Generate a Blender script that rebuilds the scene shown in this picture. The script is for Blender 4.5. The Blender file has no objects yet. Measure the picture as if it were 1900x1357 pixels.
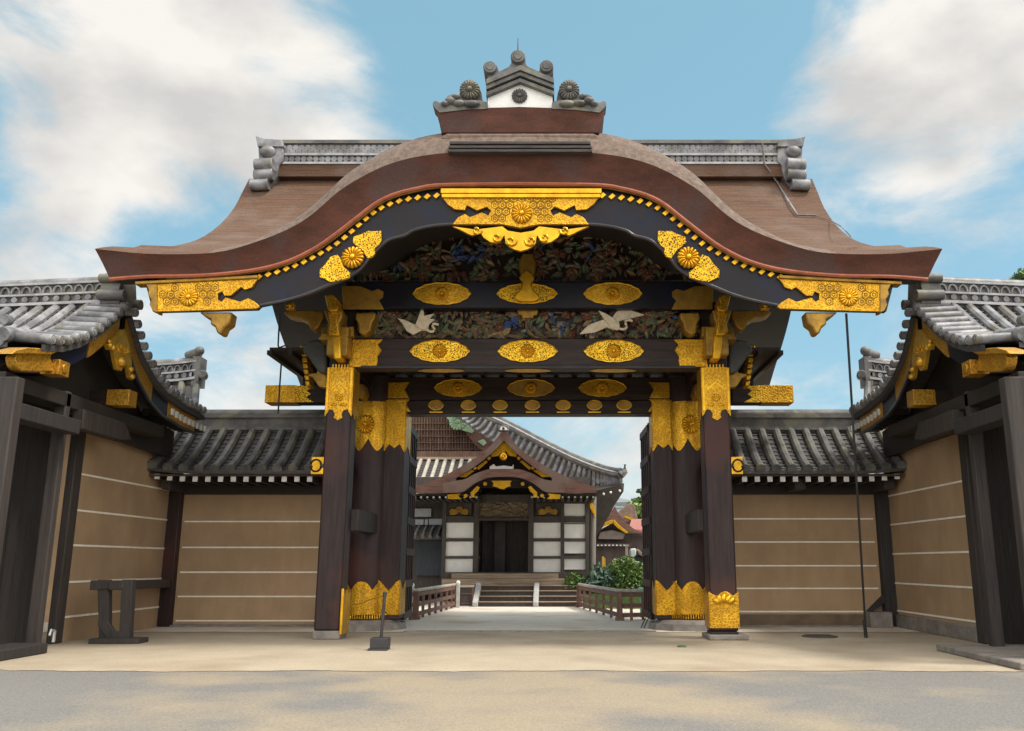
import bpy, bmesh, math, random
import numpy as np
from mathutils import Vector, Matrix
R = math.radians
random.seed(7)
C = bpy.context.scene.collection
SC = bpy.context.scene

# ------------------------------------------------------------------ camera
F, CX, CY, PIT, D, H = 1650.0, 1040.0, 678.5, R(12.52), 17.4, 1.4
SN, CS = math.sin(PIT), math.cos(PIT)
cam_d = bpy.data.cameras.new('camera')
cam = bpy.data.objects.new('camera', cam_d); C.objects.link(cam)
cam.location = (0, -D, H); cam.rotation_euler = (R(90) + PIT, 0, 0)
cam_d.sensor_width = 36; cam_d.lens = F / 1900 * 36
cam_d.shift_x = -(CX - 950) / 1900
cam_d.clip_start = 0.1; cam_d.clip_end = 3000
SC.camera = cam

# ------------------------------------------------------------------ light
SUN_EL, SUN_AZ = 60, 72           # azimuth: degrees to the right of straight behind the camera
sd = bpy.data.lights.new('sun', 'SUN'); sd.energy = 1.85; sd.angle = R(10.0); sd.color = (1, .94, .85)
so = bpy.data.objects.new('sun', sd); C.objects.link(so)
sv = Vector((math.sin(R(SUN_AZ)) * math.cos(R(SUN_EL)), -math.cos(R(SUN_AZ)) * math.cos(R(SUN_EL)), math.sin(R(SUN_EL))))
so.rotation_euler = sv.to_track_quat('Z', 'Y').to_euler()
SC.view_settings.view_transform = 'Standard'; SC.view_settings.look = 'None'
SC.view_settings.gamma = 1; SC.view_settings.exposure = 0.76

W = bpy.data.worlds.new('World'); SC.world = W; W.use_nodes = True
nt = W.node_tree; nt.nodes.clear()
def N(t, **k):
    n = nt.nodes.new(t)
    for a, b in k.items(): setattr(n, a, b)
    return n
def L(a, b): nt.links.new(a, b)
out = N('ShaderNodeOutputWorld'); bg = N('ShaderNodeBackground'); bg.inputs[1].default_value = 0.15
L(bg.outputs[0], out.inputs[0])
sky = N('ShaderNodeTexSky', sky_type='NISHITA'); sky.sun_disc = False
sky.sun_elevation = R(SUN_EL); sky.sun_rotation = math.pi - R(SUN_AZ)
sky.air_density = 1.0; sky.dust_density = 1.0; sky.ozone_density = 1.0
tc = N('ShaderNodeTexCoord')
mp = N('ShaderNodeMapping'); mp.inputs['Scale'].default_value = (1, 1, 1.7); mp.inputs['Location'].default_value = (0.3, 0.1, 0.45)
L(tc.outputs['Generated'], mp.inputs[0])
nz = N('ShaderNodeTexNoise'); nz.inputs['Scale'].default_value = 4.2; nz.inputs['Detail'].default_value = 12
nz.inputs['Roughness'].default_value = .6; nz.inputs['Distortion'].default_value = .35
L(mp.outputs[0], nz.inputs['Vector'])
def M(op, a, b=None, c=None):
    n = N('ShaderNodeMath', operation=op)
    for i, x in enumerate((a, b, c)):
        if x is None: continue
        if isinstance(x, (int, float)): n.inputs[i].default_value = x
        else: L(x, n.inputs[i])
    return n.outputs[0]
def dirpx(px, py):
    u, v = (px - CX) / F, (CY - py) / F
    return Vector((u, CS - v * SN, SN + v * CS)).normalized()
acc = None
for px, py, rad, wgt in [(220, 90, 11, .40), (430, 200, 10, .36), (620, 250, 7, .34), (170, 260, 7, .2), (1640, 200, 9, .36), (1800, 130, 9, .32), (1860, 20, 7, .25), (80, 450, 9, .34),
                         (1180, 860, 9, .34), (1560, 720, 10, .3), (420, 720, 11, .22), (1150, 120, 13, -.3), (1520, 440, 7, -.10), (330, 400, 5, -.34), (10, 250, 5, -.42), (300, 480, 4, -.2), (560, 20, 6, -.12), (760, 60, 6, -.2), (1390, 150, 9, -.1)]:
    d = dirpx(px, py)
    vm = N('ShaderNodeVectorMath', operation='DOT_PRODUCT'); vm.inputs[1].default_value = d
    nrm = N('ShaderNodeVectorMath', operation='NORMALIZE'); L(tc.outputs['Generated'], nrm.inputs[0]); L(nrm.outputs[0], vm.inputs[0])
    mr = N('ShaderNodeMapRange', interpolation_type='SMOOTHSTEP')
    mr.inputs[1].default_value = math.cos(R(rad)); mr.inputs[2].default_value = 1
    mr.inputs[3].default_value = 0; mr.inputs[4].default_value = wgt*.8
    L(vm.outputs['Value'], mr.inputs[0])
    acc = mr.outputs[0] if acc is None else M('ADD', acc, mr.outputs[0])
# unseen bank of bright cloud, added behind the camera as warm white fill
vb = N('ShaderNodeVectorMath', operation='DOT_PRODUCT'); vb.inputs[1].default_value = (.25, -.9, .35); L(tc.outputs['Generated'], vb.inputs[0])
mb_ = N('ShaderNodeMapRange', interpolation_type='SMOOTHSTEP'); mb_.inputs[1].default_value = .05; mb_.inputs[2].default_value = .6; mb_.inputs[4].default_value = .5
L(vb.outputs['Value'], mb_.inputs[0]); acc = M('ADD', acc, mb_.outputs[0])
# and unseen cloud added overhead, to make the skylight less blue
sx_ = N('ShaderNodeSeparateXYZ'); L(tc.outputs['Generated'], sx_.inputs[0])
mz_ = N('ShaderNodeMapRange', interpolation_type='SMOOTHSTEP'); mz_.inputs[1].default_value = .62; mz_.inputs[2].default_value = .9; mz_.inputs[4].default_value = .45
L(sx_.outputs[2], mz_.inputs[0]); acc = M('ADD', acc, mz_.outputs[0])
dens = M('ADD', M('MULTIPLY_ADD', nz.outputs[0], 2.1, -.55), acc)
ramp = N('ShaderNodeMapRange', interpolation_type='SMOOTHSTEP')
ramp.inputs[1].default_value = .5; ramp.inputs[2].default_value = 1.08
L(dens, ramp.inputs[0])
nz2 = N('ShaderNodeTexNoise'); nz2.inputs['Scale'].default_value = 6; nz2.inputs['Detail'].default_value = 6
L(mp.outputs[0], nz2.inputs['Vector'])
ccol = N('ShaderNodeMixRGB'); ccol.inputs[1].default_value = (2.6, 2.56, 2.5, 1); ccol.inputs[2].default_value = (3.75, 3.62, 3.42, 1)
cr2 = N('ShaderNodeMapRange'); cr2.inputs[1].default_value = .36; cr2.inputs[2].default_value = .6; L(nz2.outputs[0], cr2.inputs[0]); L(cr2.outputs[0], ccol.inputs[0])
haz = N('ShaderNodeMixRGB'); haz.inputs[0].default_value = .72; haz.inputs[2].default_value = (1.0, 2.05, 2.4, 1)
L(sky.outputs[0], haz.inputs[1])
# the added out-of-view cloud is brightened beyond the visible cloud for more fill
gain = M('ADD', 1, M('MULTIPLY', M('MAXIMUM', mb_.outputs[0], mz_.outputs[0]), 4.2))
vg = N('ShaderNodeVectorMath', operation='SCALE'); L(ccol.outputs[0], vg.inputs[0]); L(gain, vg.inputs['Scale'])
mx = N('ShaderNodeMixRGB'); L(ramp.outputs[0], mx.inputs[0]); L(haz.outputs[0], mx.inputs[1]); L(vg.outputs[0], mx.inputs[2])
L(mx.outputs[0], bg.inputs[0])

# ------------------------------------------------------------------ helpers
XC = -0.73                                   # the gate's centre line
def ray(px, py):
    u, v = (px - CX) / F, (CY - py) / F
    return u, CS - v * SN, SN + v * CS
def P(px, py, Y):
    u, a, b = ray(px, py); t = (Y + D) / a
    return (u * t, Y, H + b * t)
def PX(px, py, X):
    u, a, b = ray(px, py); t = X / u
    return (X, -D + a * t, H + b * t)
def G(px, py, z=0):
    u, a, b = ray(px, py); t = (z - H) / b
    return (u * t, -D + a * t, z)
def mirx(p): return (2 * XC - p[0], p[1], p[2])
def crs(pts, n=8):
    """Catmull-Rom resampled polyline"""
    p = [np.array(q, float) for q in pts]
    p = [2 * p[0] - p[1]] + p + [2 * p[-1] - p[-2]]
    o = []
    for i in range(1, len(p) - 2):
        for k in range(n):
            t = k / n
            o.append(.5 * ((2 * p[i]) + (-p[i-1] + p[i+1]) * t + (2*p[i-1] - 5*p[i] + 4*p[i+1] - p[i+2]) * t*t + (-p[i-1] + 3*p[i] - 3*p[i+1] + p[i+2]) * t**3))
    o.append(p[-2])
    return [tuple(float(v) for v in q) for q in o]

class MB:
    def __init__(s): s.v, s.f, s.m, s.cur = [], [], [], 0
    def add(s, vs, fs):
        o = len(s.v); s.v += [tuple(v) for v in vs]
        for f in fs: s.f.append([i + o for i in f]); s.m.append(s.cur)
        return s
    def box(s, x0, x1, y0, y1, z0, z1):
        vs = [(x, y, z) for z in (z0, z1) for y in (y0, y1) for x in (x0, x1)]
        return s.add(vs, [(0,2,3,1),(4,5,7,6),(0,1,5,4),(2,6,7,3),(0,4,6,2),(1,3,7,5)])
    def pbox(s, px0, px1, py0, py1, Y, dy, sh=0):
        """box whose front face at depth Y covers the given picture rectangle"""
        a, b = P(px0, py1, Y), P(px1, py0, Y)
        c, d = P(px0, py0, Y), P(px1, py1, Y)
        return s.box((a[0]+c[0])/2, (b[0]+d[0])/2, Y, Y + dy, (a[2]+d[2])/2, (b[2]+c[2])/2)
    def prism(s, pts, dv):
        n = len(pts); q = [tuple(p[i] + dv[i] for i in range(3)) for p in pts]
        return s.add(list(pts) + q, [list(range(n)), list(range(2*n - 1, n - 1, -1))] + [(i, (i+1) % n, n + (i+1) % n, n + i) for i in range(n)])
    def poly(s, pxs, Y, th): return s.prism([P(a, b, Y) for a, b in pxs], (0, th, 0))
    def grid(s, rows, close=False):
        n, m = len(rows), len(rows[0]); vs = [p for r in rows for p in r]
        fs = []
        for i in range(n - 1):
            for j in range(m if close else m - 1):
                k = (j + 1) % m
                fs.append((i*m+j, i*m+k, (i+1)*m+k, (i+1)*m+j))
        return s.add(vs, fs)
    def tube(s, pts, r, n=8, caps=True, up=(0,0,1)):
        pts = [Vector(p) for p in pts]; rows = []
        for i, p in enumerate(pts):
            t = (pts[min(i+1, len(pts)-1)] - pts[max(i-1, 0)]).normalized()
            a = t.cross(Vector(up))
            if a.length < .05: a = t.cross(Vector((1, 0, .3)))
            a.normalize(); b = a.cross(t)
            rr = r[i] if isinstance(r, (list, tuple)) else r
            rows.append([tuple(p + a * rr * math.cos(2*math.pi*k/n) + b * rr * math.sin(2*math.pi*k/n)) for k in range(n)])
        o = len(s.v); s.grid(rows, True)
        if caps:
            s.f.append([o + k for k in range(n)][::-1]); s.m.append(s.cur)
            s.f.append([o + (len(rows)-1)*n + k for k in range(n)]); s.m.append(s.cur)
        return s
    def lathe(s, c, prof, n=24):
        rows = [[(c[0] + r*math.cos(2*math.pi*k/n), c[1] + r*math.sin(2*math.pi*k/n), c[2] + z) for k in range(n)] for r, z in prof]
        o = len(s.v); s.grid(rows, True)
        s.f.append([o + k for k in range(n)][::-1]); s.m.append(s.cur)
        s.f.append([o + (len(prof)-1)*n + k for k in range(n)]); s.m.append(s.cur)
        return s
    def disc(s, c, nrm, r, th, n=14):
        c, nrm = Vector(c), Vector(nrm).normalized()
        return s.tube([c - nrm*th*.5, c + nrm*th*.35, c + nrm*th*.5], [r, r, r*.86], n)
    def rosette(s, c, r, d, nrm=(0,-1,0), pet=16, seg=96):
        c, nrm = Vector(c), Vector(nrm).normalized()
        a = nrm.cross(Vector((0,0,1))).normalized(); b = a.cross(nrm)
        rows = []
        for q, hgt, w in ((1, 0, 1), (1, .55, 1), (.93, .8, 1), (.7, 1, 1), (.4, .85, .9), (.26, .7, .3), (.25, 1.0, 0), (.16, 1.25, 0), (.05, 1.32, 0)):
            row = []
            for k in range(seg):
                th = 2*math.pi*k/seg; lob = abs(math.cos(pet/2*th))
                rr = r*q*(1 - .09*(1 - lob**.6)*w*(q > .9)); hh = d*hgt*(1 - .5*(1 - lob**.7)*w)
                row.append(tuple(c + a*rr*math.cos(th) + b*rr*math.sin(th) + nrm*hh))
            rows.append(row)
        o = len(s.v); s.grid(rows, True)
        s.f.append([o + 8*seg + k for k in range(seg)]); s.m.append(s.cur)
        return s
    def dome(s, c, ax, ay, az, nu=9, nv=4):
        """half ellipsoid bump; ax, ay in-plane vectors, az outward vector"""
        c, ax, ay, az = Vector(c), Vector(ax), Vector(ay), Vector(az)
        rows = []
        for j in range(nv):
            ph = (math.pi/2) * j / (nv - .4)
            rows.append([tuple(c + (ax*math.cos(2*math.pi*k/nu) + ay*math.sin(2*math.pi*k/nu))*math.cos(ph) + az*math.sin(ph)) for k in range(nu)])
        o = len(s.v); s.grid(rows, True)
        s.f.append([o + (nv-1)*nu + k for k in range(nu)]); s.m.append(s.cur)
        return s
    def build(s, name, mats, parent=None, mir=False, bev=0, smooth=True, ang=38, sub=0):
        me = bpy.data.meshes.new(name)
        vs = [mirx(v) for v in s.v] if mir else s.v
        me.from_pydata(vs, [], s.f)
        if not isinstance(mats, (list, tuple)): mats = [mats]
        for m in mats: me.materials.append(m)
        me.polygons.foreach_set('material_index', s.m)
        bm = bmesh.new(); bm.from_mesh(me)
        bmesh.ops.recalc_face_normals(bm, faces=bm.faces)
        big = [f for f in bm.faces if len(f.verts) > 4]
        if big: bmesh.ops.triangulate(bm, faces=big)
        bm.to_mesh(me); bm.free(); me.update()
        if smooth:
            me.shade_smooth(); me.set_sharp_from_angle(angle=R(ang))
        o = bpy.data.objects.new(name, me); C.objects.link(o)
        if parent is not None: attach(o, parent)
        if bev:
            b = o.modifiers.new('bevel', 'BEVEL'); b.width = bev; b.segments = 2; b.limit_method = 'ANGLE'; b.angle_limit = R(40)
        return o
def wloc(o):
    v = Vector(o.location)
    while o.parent: o = o.parent; v += Vector(o.location)
    return v
def attach(o, parent):
    o.parent = parent; o.location = -wloc(parent)
def thing(name, loc, label, cat, group=None):
    o = bpy.data.objects.new(name, None); C.objects.link(o); o.location = loc
    o.empty_display_size = .3
    return tag(o, label, cat, group)
def tag(o, label, cat, group=None, kind=None):
    o['label'] = label; o['category'] = cat
    if group: o['group'] = group
    if kind: o['kind'] = kind
    return o
def struct(o): o['kind'] = 'structure'; return o

# ------------------------------------------------------------------ materials
def mat(name, c1, c2=None, rough=.7, metal=0, scale=4, stretch=(1,1,1), bump=0, bscale=None, lo=.35, hi=.65, spec=.5, c3=None, s3=.8, detail=8, t3=(.52,.62), grain=0, gs=55, wear=None):
    m = bpy.data.materials.new(name); m.use_nodes = True; t = m.node_tree; n = t.nodes
    b = n['Principled BSDF']; b.inputs['Roughness'].default_value = rough; b.inputs['Metallic'].default_value = metal
    b.inputs['Specular IOR Level'].default_value = spec
    co = n.new('ShaderNodeTexCoord'); mpn = n.new('ShaderNodeMapping'); mpn.inputs['Scale'].default_value = stretch
    t.links.new(co.outputs['Object'], mpn.inputs[0])
    def noise(sc, det=detail):
        q = n.new('ShaderNodeTexNoise'); q.inputs['Scale'].default_value = sc; q.inputs['Detail'].default_value = det; q.inputs['Roughness'].default_value = .6
        t.links.new(mpn.outputs[0], q.inputs['Vector']); return q
    q = noise(scale)
    mr = n.new('ShaderNodeMapRange'); mr.inputs[1].default_value = lo; mr.inputs[2].default_value = hi
    t.links.new(q.outputs[0], mr.inputs[0])
    mixn = n.new('ShaderNodeMixRGB'); mixn.inputs[1].default_value = (*c1, 1); mixn.inputs[2].default_value = (*(c2 or c1), 1)
    t.links.new(mr.outputs[0], mixn.inputs[0]); col = mixn.outputs[0]
    if c3:
        q3 = n.new('ShaderNodeTexNoise'); q3.inputs['Scale'].default_value = s3; q3.inputs['Detail'].default_value = 6
        t.links.new(co.outputs['Object'], q3.inputs['Vector'])
        q3o = q3.outputs[0]
        if wear:       # trodden sand lies thickest along the line people walk, towards the gate
            sx = n.new('ShaderNodeSeparateXYZ'); t.links.new(co.outputs['Object'], sx.inputs[0])
            m1 = n.new('ShaderNodeMath'); m1.operation = 'SUBTRACT'; m1.inputs[1].default_value = wear[0]; t.links.new(sx.outputs[0], m1.inputs[0])
            m2 = n.new('ShaderNodeMath'); m2.operation = 'ABSOLUTE'; t.links.new(m1.outputs[0], m2.inputs[0])
            m4 = n.new('ShaderNodeMapRange'); m4.inputs[1].default_value = wear[1]; m4.inputs[2].default_value = 0; m4.inputs[3].default_value = -.16; m4.inputs[4].default_value = .13; t.links.new(m2.outputs[0], m4.inputs[0])
            m5 = n.new('ShaderNodeMath'); t.links.new(q3.outputs[0], m5.inputs[0]); t.links.new(m4.outputs[0], m5.inputs[1]); q3o = m5.outputs[0]
        m3 = n.new('ShaderNodeMapRange'); m3.inputs[1].default_value = t3[0]; m3.inputs[2].default_value = t3[1]; t.links.new(q3o, m3.inputs[0])
        x3 = n.new('ShaderNodeMixRGB'); x3.inputs[2].default_value = (*c3, 1); t.links.new(m3.outputs[0], x3.inputs[0]); t.links.new(col, x3.inputs[1]); col = x3.outputs[0]
    if grain:
        qg = n.new('ShaderNodeTexNoise'); qg.inputs['Scale'].default_value = gs; qg.inputs['Detail'].default_value = 5; qg.inputs['Roughness'].default_value = .75
        t.links.new(co.outputs['Object'], qg.inputs['Vector'])
        mg = n.new('ShaderNodeMapRange'); mg.inputs[1].default_value = .3; mg.inputs[2].default_value = .7; mg.inputs[3].default_value = 1 - grain; mg.inputs[4].default_value = 1 + grain*.7
        t.links.new(qg.outputs[0], mg.inputs[0])
        vgn = n.new('ShaderNodeVectorMath'); vgn.operation = 'SCALE'; t.links.new(col, vgn.inputs[0]); t.links.new(mg.outputs[0], vgn.inputs['Scale']); col = vgn.outputs[0]
    t.links.new(col, b.inputs['Base Color'])
    rr = n.new('ShaderNodeMapRange'); rr.inputs[3].default_value = max(.05, rough - .12); rr.inputs[4].default_value = min(1, rough + .12)
    t.links.new(q.outputs[0], rr.inputs[0]); t.links.new(rr.outputs[0], b.inputs['Roughness'])
    if bump:
        qb = noise(bscale or scale * 4)
        bn = n.new('ShaderNodeBump'); bn.inputs['Strength'].default_value = bump; bn.inputs['Distance'].default_value = .03
        t.links.new(qb.outputs[0], bn.inputs['Height']); t.links.new(bn.outputs[0], b.inputs['Normal'])
    return m
def goldmat(name, c, dark, scale, pierce, rough=.38, metal=.75, wid=.1):
    """gilt copper; engraved (pierce=0) or openwork over black lacquer"""
    m = bpy.data.materials.new(name); m.use_nodes = True; t = m.node_tree; n = t.nodes; b = n['Principled BSDF']
    b.inputs['Metallic'].default_value = metal; b.inputs['Roughness'].default_value = rough
    co = n.new('ShaderNodeTexCoord')
    nzz = n.new('ShaderNodeTexNoise'); nzz.inputs['Scale'].default_value = 3; nzz.inputs['Detail'].default_value = 7; t.links.new(co.outputs['Object'], nzz.inputs['Vector'])
    mr = n.new('ShaderNodeMapRange'); mr.inputs[1].default_value = .35; mr.inputs[2].default_value = .7; t.links.new(nzz.outputs[0], mr.inputs[0])
    mixn = n.new('ShaderNodeMixRGB'); mixn.inputs[1].default_value = (*c, 1); mixn.inputs[2].default_value = (c[0]*.72, c[1]*.66, c[2]*.6, 1)
    t.links.new(mr.outputs[0], mixn.inputs[0])
    vo = n.new('ShaderNodeTexVoronoi'); vo.feature = 'DISTANCE_TO_EDGE'; vo.inputs['Scale'].default_value = scale
    dn = n.new('ShaderNodeTexNoise'); dn.inputs['Scale'].default_value = scale*.35; t.links.new(co.outputs['Object'], dn.inputs['Vector'])
    va = n.new('ShaderNodeVectorMath'); va.operation = 'MULTIPLY_ADD'; va.inputs[1].default_value = (.12, .12, .12)
    t.links.new(dn.outputs['Color'], va.inputs[0]); t.links.new(co.outputs['Object'], va.inputs[2]); t.links.new(va.outputs[0], vo.inputs['Vector'])
    st = n.new('ShaderNodeMapRange'); st.inputs[1].default_value = wid; st.inputs[2].default_value = wid + .06
    t.links.new(vo.outputs['Distance'], st.inputs[0])
    fac = st.outputs[0]
    x = n.new('ShaderNodeMixRGB'); x.inputs[2].default_value = (*dark, 1); t.links.new(mixn.outputs[0], x.inputs[1])
    ml = n.new('ShaderNodeMath'); ml.operation = 'MULTIPLY'; ml.inputs[1].default_value = pierce; t.links.new(fac, ml.inputs[0]); t.links.new(ml.outputs[0], x.inputs[0])
    t.links.new(x.outputs[0], b.inputs['Base Color'])
    bn = n.new('ShaderNodeBump'); bn.inputs['Strength'].default_value = .45; bn.inputs['Distance'].default_value = .012; bn.invert = True
    t.links.new(fac, bn.inputs['Height']); t.links.new(bn.outputs[0], b.inputs['Normal'])
    return m
GOLD = (.74, .40, .022)
gold = goldmat('gilt_copper', GOLD, (.24, .11, .012), 17, .55)
goldf = goldmat('gilt_openwork', (.84, .49, .022), (.03, .015, .01), 26, .9, wid=.13)
goldp = mat('gilt_plain', (.78, .44, .022), (.55, .28, .016), rough=.36, metal=.75, scale=5, bump=.1, bscale=20)
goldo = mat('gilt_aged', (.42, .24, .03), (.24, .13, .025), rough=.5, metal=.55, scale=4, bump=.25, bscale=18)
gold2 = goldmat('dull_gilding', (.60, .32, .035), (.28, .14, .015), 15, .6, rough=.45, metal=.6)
goldp2 = mat('gilt_pendant', (.72, .42, .04), (.5, .27, .03), rough=.42, metal=.65, scale=5, bump=.15, bscale=20)
lacq = mat('black_lacquer', (.009, .009, .014), (.018, .013, .015), rough=.38, scale=2, spec=.22, c3=(.010,.012,.026), s3=2.2)
lacqbead = mat('lacquer_bead', (.05, .05, .06), (.03, .03, .035), rough=.35, scale=3)
pillarm = mat('dark_pillar_wood', (.034, .019, .018), (.018, .010, .010), rough=.5, scale=2.5, stretch=(6,6,.5), bump=.12, bscale=9, c3=(.055, .02, .016), s3=.7, spec=.3)
beamm = mat('dark_beam_wood', (.034, .020, .016), (.018, .011, .009), rough=.5, scale=3, stretch=(.5,5,5), bump=.1, spec=.25)
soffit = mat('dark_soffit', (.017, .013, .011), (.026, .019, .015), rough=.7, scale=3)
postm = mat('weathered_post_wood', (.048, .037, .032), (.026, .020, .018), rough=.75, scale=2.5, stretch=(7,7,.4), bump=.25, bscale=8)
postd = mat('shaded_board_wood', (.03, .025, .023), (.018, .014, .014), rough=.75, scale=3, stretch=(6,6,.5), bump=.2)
thatch = mat('bark_roof', (.145, .074, .040), (.080, .041, .024), rough=.9, scale=3, stretch=(.35, 3, 12), bump=.8, bscale=9, c3=(.155, .105, .078), s3=.9, t3=(.5, .72), grain=.3, gs=30)
thatchl = mat('weathered_bark_lip', (.175, .125, .095), (.10, .068, .050), rough=.9, scale=5, stretch=(2, 2, 2), bump=.6, bscale=16)
band = mat('bark_cut_edge', (.095, .031, .017), (.056, .021, .013), rough=.8, scale=1.6, stretch=(1,1,2.5), bump=.25, bscale=28, c3=(.070, .036, .029), s3=.9, spec=.3, grain=.22, gs=24)
lip = mat('red_wood_lip', (.36, .10, .045), (.24, .065, .03), rough=.6, scale=4)
tile = mat('grey_roof_tile', (.27, .27, .28), (.10, .10, .105), rough=.5, scale=2.6, bump=.25, bscale=12, c3=(.13, .12, .10), s3=2.9, lo=.38, hi=.6, grain=.15, gs=20)
tiled = mat('dark_roof_tile', (.15, .145, .135), (.055, .053, .052), rough=.55, scale=2.6, bump=.25, bscale=12, c3=(.16, .15, .11), s3=2.2)
tilepan = mat('tile_channel', (.07, .065, .062), (.035, .032, .033), rough=.65, scale=5, stretch=(1,6,6), bump=.5, bscale=5)
tilew = mat('pale_mortar_line', (.40, .40, .40), (.26, .26, .27), rough=.7, scale=5)
plaster = mat('ochre_plaster', (.40, .27, .155), (.335, .22, .122), rough=.9, scale=1.3, stretch=(1.6,1.6,.6), bump=.18, bscale=40, c3=(.29, .195, .115), s3=.8, t3=(.46,.72), grain=.1, gs=30)
whitem = mat('white_plaster', (.84, .83, .80), (.74, .73, .70), rough=.85, scale=3, bump=.05)
linem = mat('white_line_plaster', (.85, .8, .7), (.74, .68, .56), rough=.8, scale=6)
paintw = mat('white_painted_end', (.72, .72, .70), (.55, .55, .53), rough=.7, scale=9)
stone = mat('grey_stone', (.25, .22, .19), (.16, .14, .125), rough=.85, scale=5, bump=.4, bscale=25)
iron = mat('black_iron', (.02, .02, .022), (.03, .03, .03), rough=.5, scale=6)
rail_w = mat('reddish_rail_wood', (.20, .105, .075), (.125, .066, .052), rough=.7, scale=3, stretch=(4,4,1), bump=.2)
rail_t = mat('pale_rail_top', (.50, .45, .38), (.34, .30, .25), rough=.7, scale=5)
stepm = mat('worn_step_wood', (.40, .29, .195), (.21, .16, .12), rough=.8, scale=3, stretch=(.5,6,6), bump=.3)
redroof = mat('red_metal_roof', (.36, .13, .10), (.28, .10, .08), rough=.6, scale=3)
copper = mat('green_copper', (.20, .33, .20), (.30, .42, .26), rough=.7, scale=6)
lattice = mat('gable_lattice_wood', (.165, .09, .055), (.07, .042, .03), rough=.8, scale=3, stretch=(5,1,.6), bump=.2)
cr_g = mat('carved_green', (0.070, 0.101, 0.056), (0.140, 0.154, 0.091), rough=.6, scale=12)
cr_b = mat('carved_brown', (0.196, 0.123, 0.073), (0.098, 0.067, 0.048), rough=.6, scale=12)
cr_r = mat('carved_red', (0.224, 0.084, 0.056), (0.140, 0.063, 0.042), rough=.6, scale=12)
cr_u = mat('carved_blue', (.06, .11, .26), (.04, .07, .17), rough=.6, scale=12)
cr_o = mat('carved_ochre', (.32, .21, .09), (.2, .14, .065), rough=.6, scale=12)
cr_k = mat('carved_grey', (0.182, 0.182, 0.154), (0.112, 0.112, 0.105), rough=.6, scale=12)
cranem = mat('carved_white_crane', (.66, .56, .40), (.52, .43, .29), rough=.6, scale=14)
asph = mat('worn_asphalt', (.24, .225, .20), (.15, .145, .14), rough=.85, scale=45, bump=.5, bscale=160, c3=(.33, .27, .19), s3=.55, lo=.3, hi=.7, t3=(.40, .62), grain=.4, gs=40, wear=(-.6, 5.5))
sandm = mat('pale_paving', (.42, .35, .255), (.36, .30, .215), rough=.9, scale=1.2, bump=.15, bscale=90, c3=(.28, .215, .145), s3=.55, t3=(.5, .78), grain=.22, gs=26)
courtm = mat('court_gravel', (.72, .66, .57), (.66, .60, .51), rough=.92, scale=3, bump=.2, bscale=120, c3=(.56, .46, .33), s3=.5, grain=.2, gs=40)
earth = mat('earth', (.16, .13, .09), (.10, .09, .06), rough=.95, scale=.8)
grassm = mat('lawn', (.075, .10, .03), (.05, .075, .022), rough=.9, scale=5, bump=.5, bscale=60)
leaf1 = mat('leaf_mid', (.10, .19, .045), (.065, .13, .032), rough=.6, scale=3)
leaf2 = mat('leaf_dark', (.045, .09, .03), (.032, .062, .024), rough=.6, scale=3)
leaf3 = mat('leaf_pale', (.18, .24, .055), (.14, .21, .04), rough=.6, scale=3)
leaf4 = mat('leaf_blue', (.11, .19, .13), (.075, .13, .10), rough=.6, scale=3)
bark = mat('bark', (.08, .06, .045), (.05, .04, .03), rough=.9, scale=8, bump=.4)
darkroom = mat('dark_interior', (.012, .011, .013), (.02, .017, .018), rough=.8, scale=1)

# ------------------------------------------------------------------ the ground
def sheet(name, pts, z, m):
    mb = MB(); mb.add([(x, y, z) for x, y in pts], [list(range(len(pts)))]); return struct(mb.build(name, m, smooth=False))
sheet('ground', [(-900,-900),(900,-900),(900,900),(-900,900)], -.012, earth)
sheet('road', [(-40,-40),(40,-40),(40,-4.6),(-40,-4.6)], -.006, asph)
# forecourt paving with a slightly wavering front edge
fe = []
for i in range(161):
    x = -7.35 + 13.6*i/160; fe.append((x, -4.98 + .03*math.sin(i*.43) + .05*math.sin(i*.15+1) + random.uniform(-.03, .03)))
sheet('forecourt', fe + [(7.4,-4.5),(14,-4.4),(14,1.75),(-14,1.75),(-14,-3.6),(-8.6,-4.1)], .0, sandm)
sheet('courtyard', [(-16,1.8),(16,1.8),(16,30),(-16,30)], .004, courtm)
mb = MB(); mb.pbox(748, 1218, 1170.5, 1176.5, 1.75, .10); struct(mb.build('kerb', stone, bev=.01))

# ================================================================== THE GATE
gate = thing('ornate_gate', (XC, 2.8, 0), 'great gate with curved bark roof, black pillars and gold fittings in the middle', 'gate')
YF, YS, YR = -2.7, -2.15, 2.8
def half(pxs, Y):
    q = crs(pxs, 6); w = [P(a, b, Y) for a, b in q]
    xs = np.array([XC - p[0] for p in w]); zs = np.array([p[2] for p in w]); W_ = xs.max()
    o = np.argsort(xs); xs, zs = xs[o] / W_, zs[o]
    return (lambda a: float(np.interp(abs(a), xs, zs))), float(W_)
zE, wE = half([(176,462),(271,471),(367,471),(425,464),(492,443),(545,420),(584,394),(640,347),(727,303),(828,284),(962,282)], YF)
zL, wL = half([(204,519),(271,514),(372,512),(465,503),(531,487),(584,462),(622,436),(666,402),(699,377),(733,361),(777,350),(821,344),(962,342)], YF+.12)
zS, wS = half([(190,462),(350,468),(438,455),(492,431),(545,399),(584,365),(640,317),(727,272),(817,249),(962,243)], YS)
yv = [-2.7,-2.45,-2.2,-1.9,-1.6,-1.3,2.8]; xv = [wE, 7.22, 7.09, 6.98, 6.90, 6.85, 6.87]
ym = [-2.7,-1.3,-.2,.5,1.3,2.0,2.4,2.8]; zm = [6.64,7.28,7.80,8.2,8.79,9.46,10.0,10.55]
mcur = crs(list(zip(ym, zm)), 6)
def main(y): return float(np.interp(y, [p[0] for p in mcur], [p[1] for p in mcur]))
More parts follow.
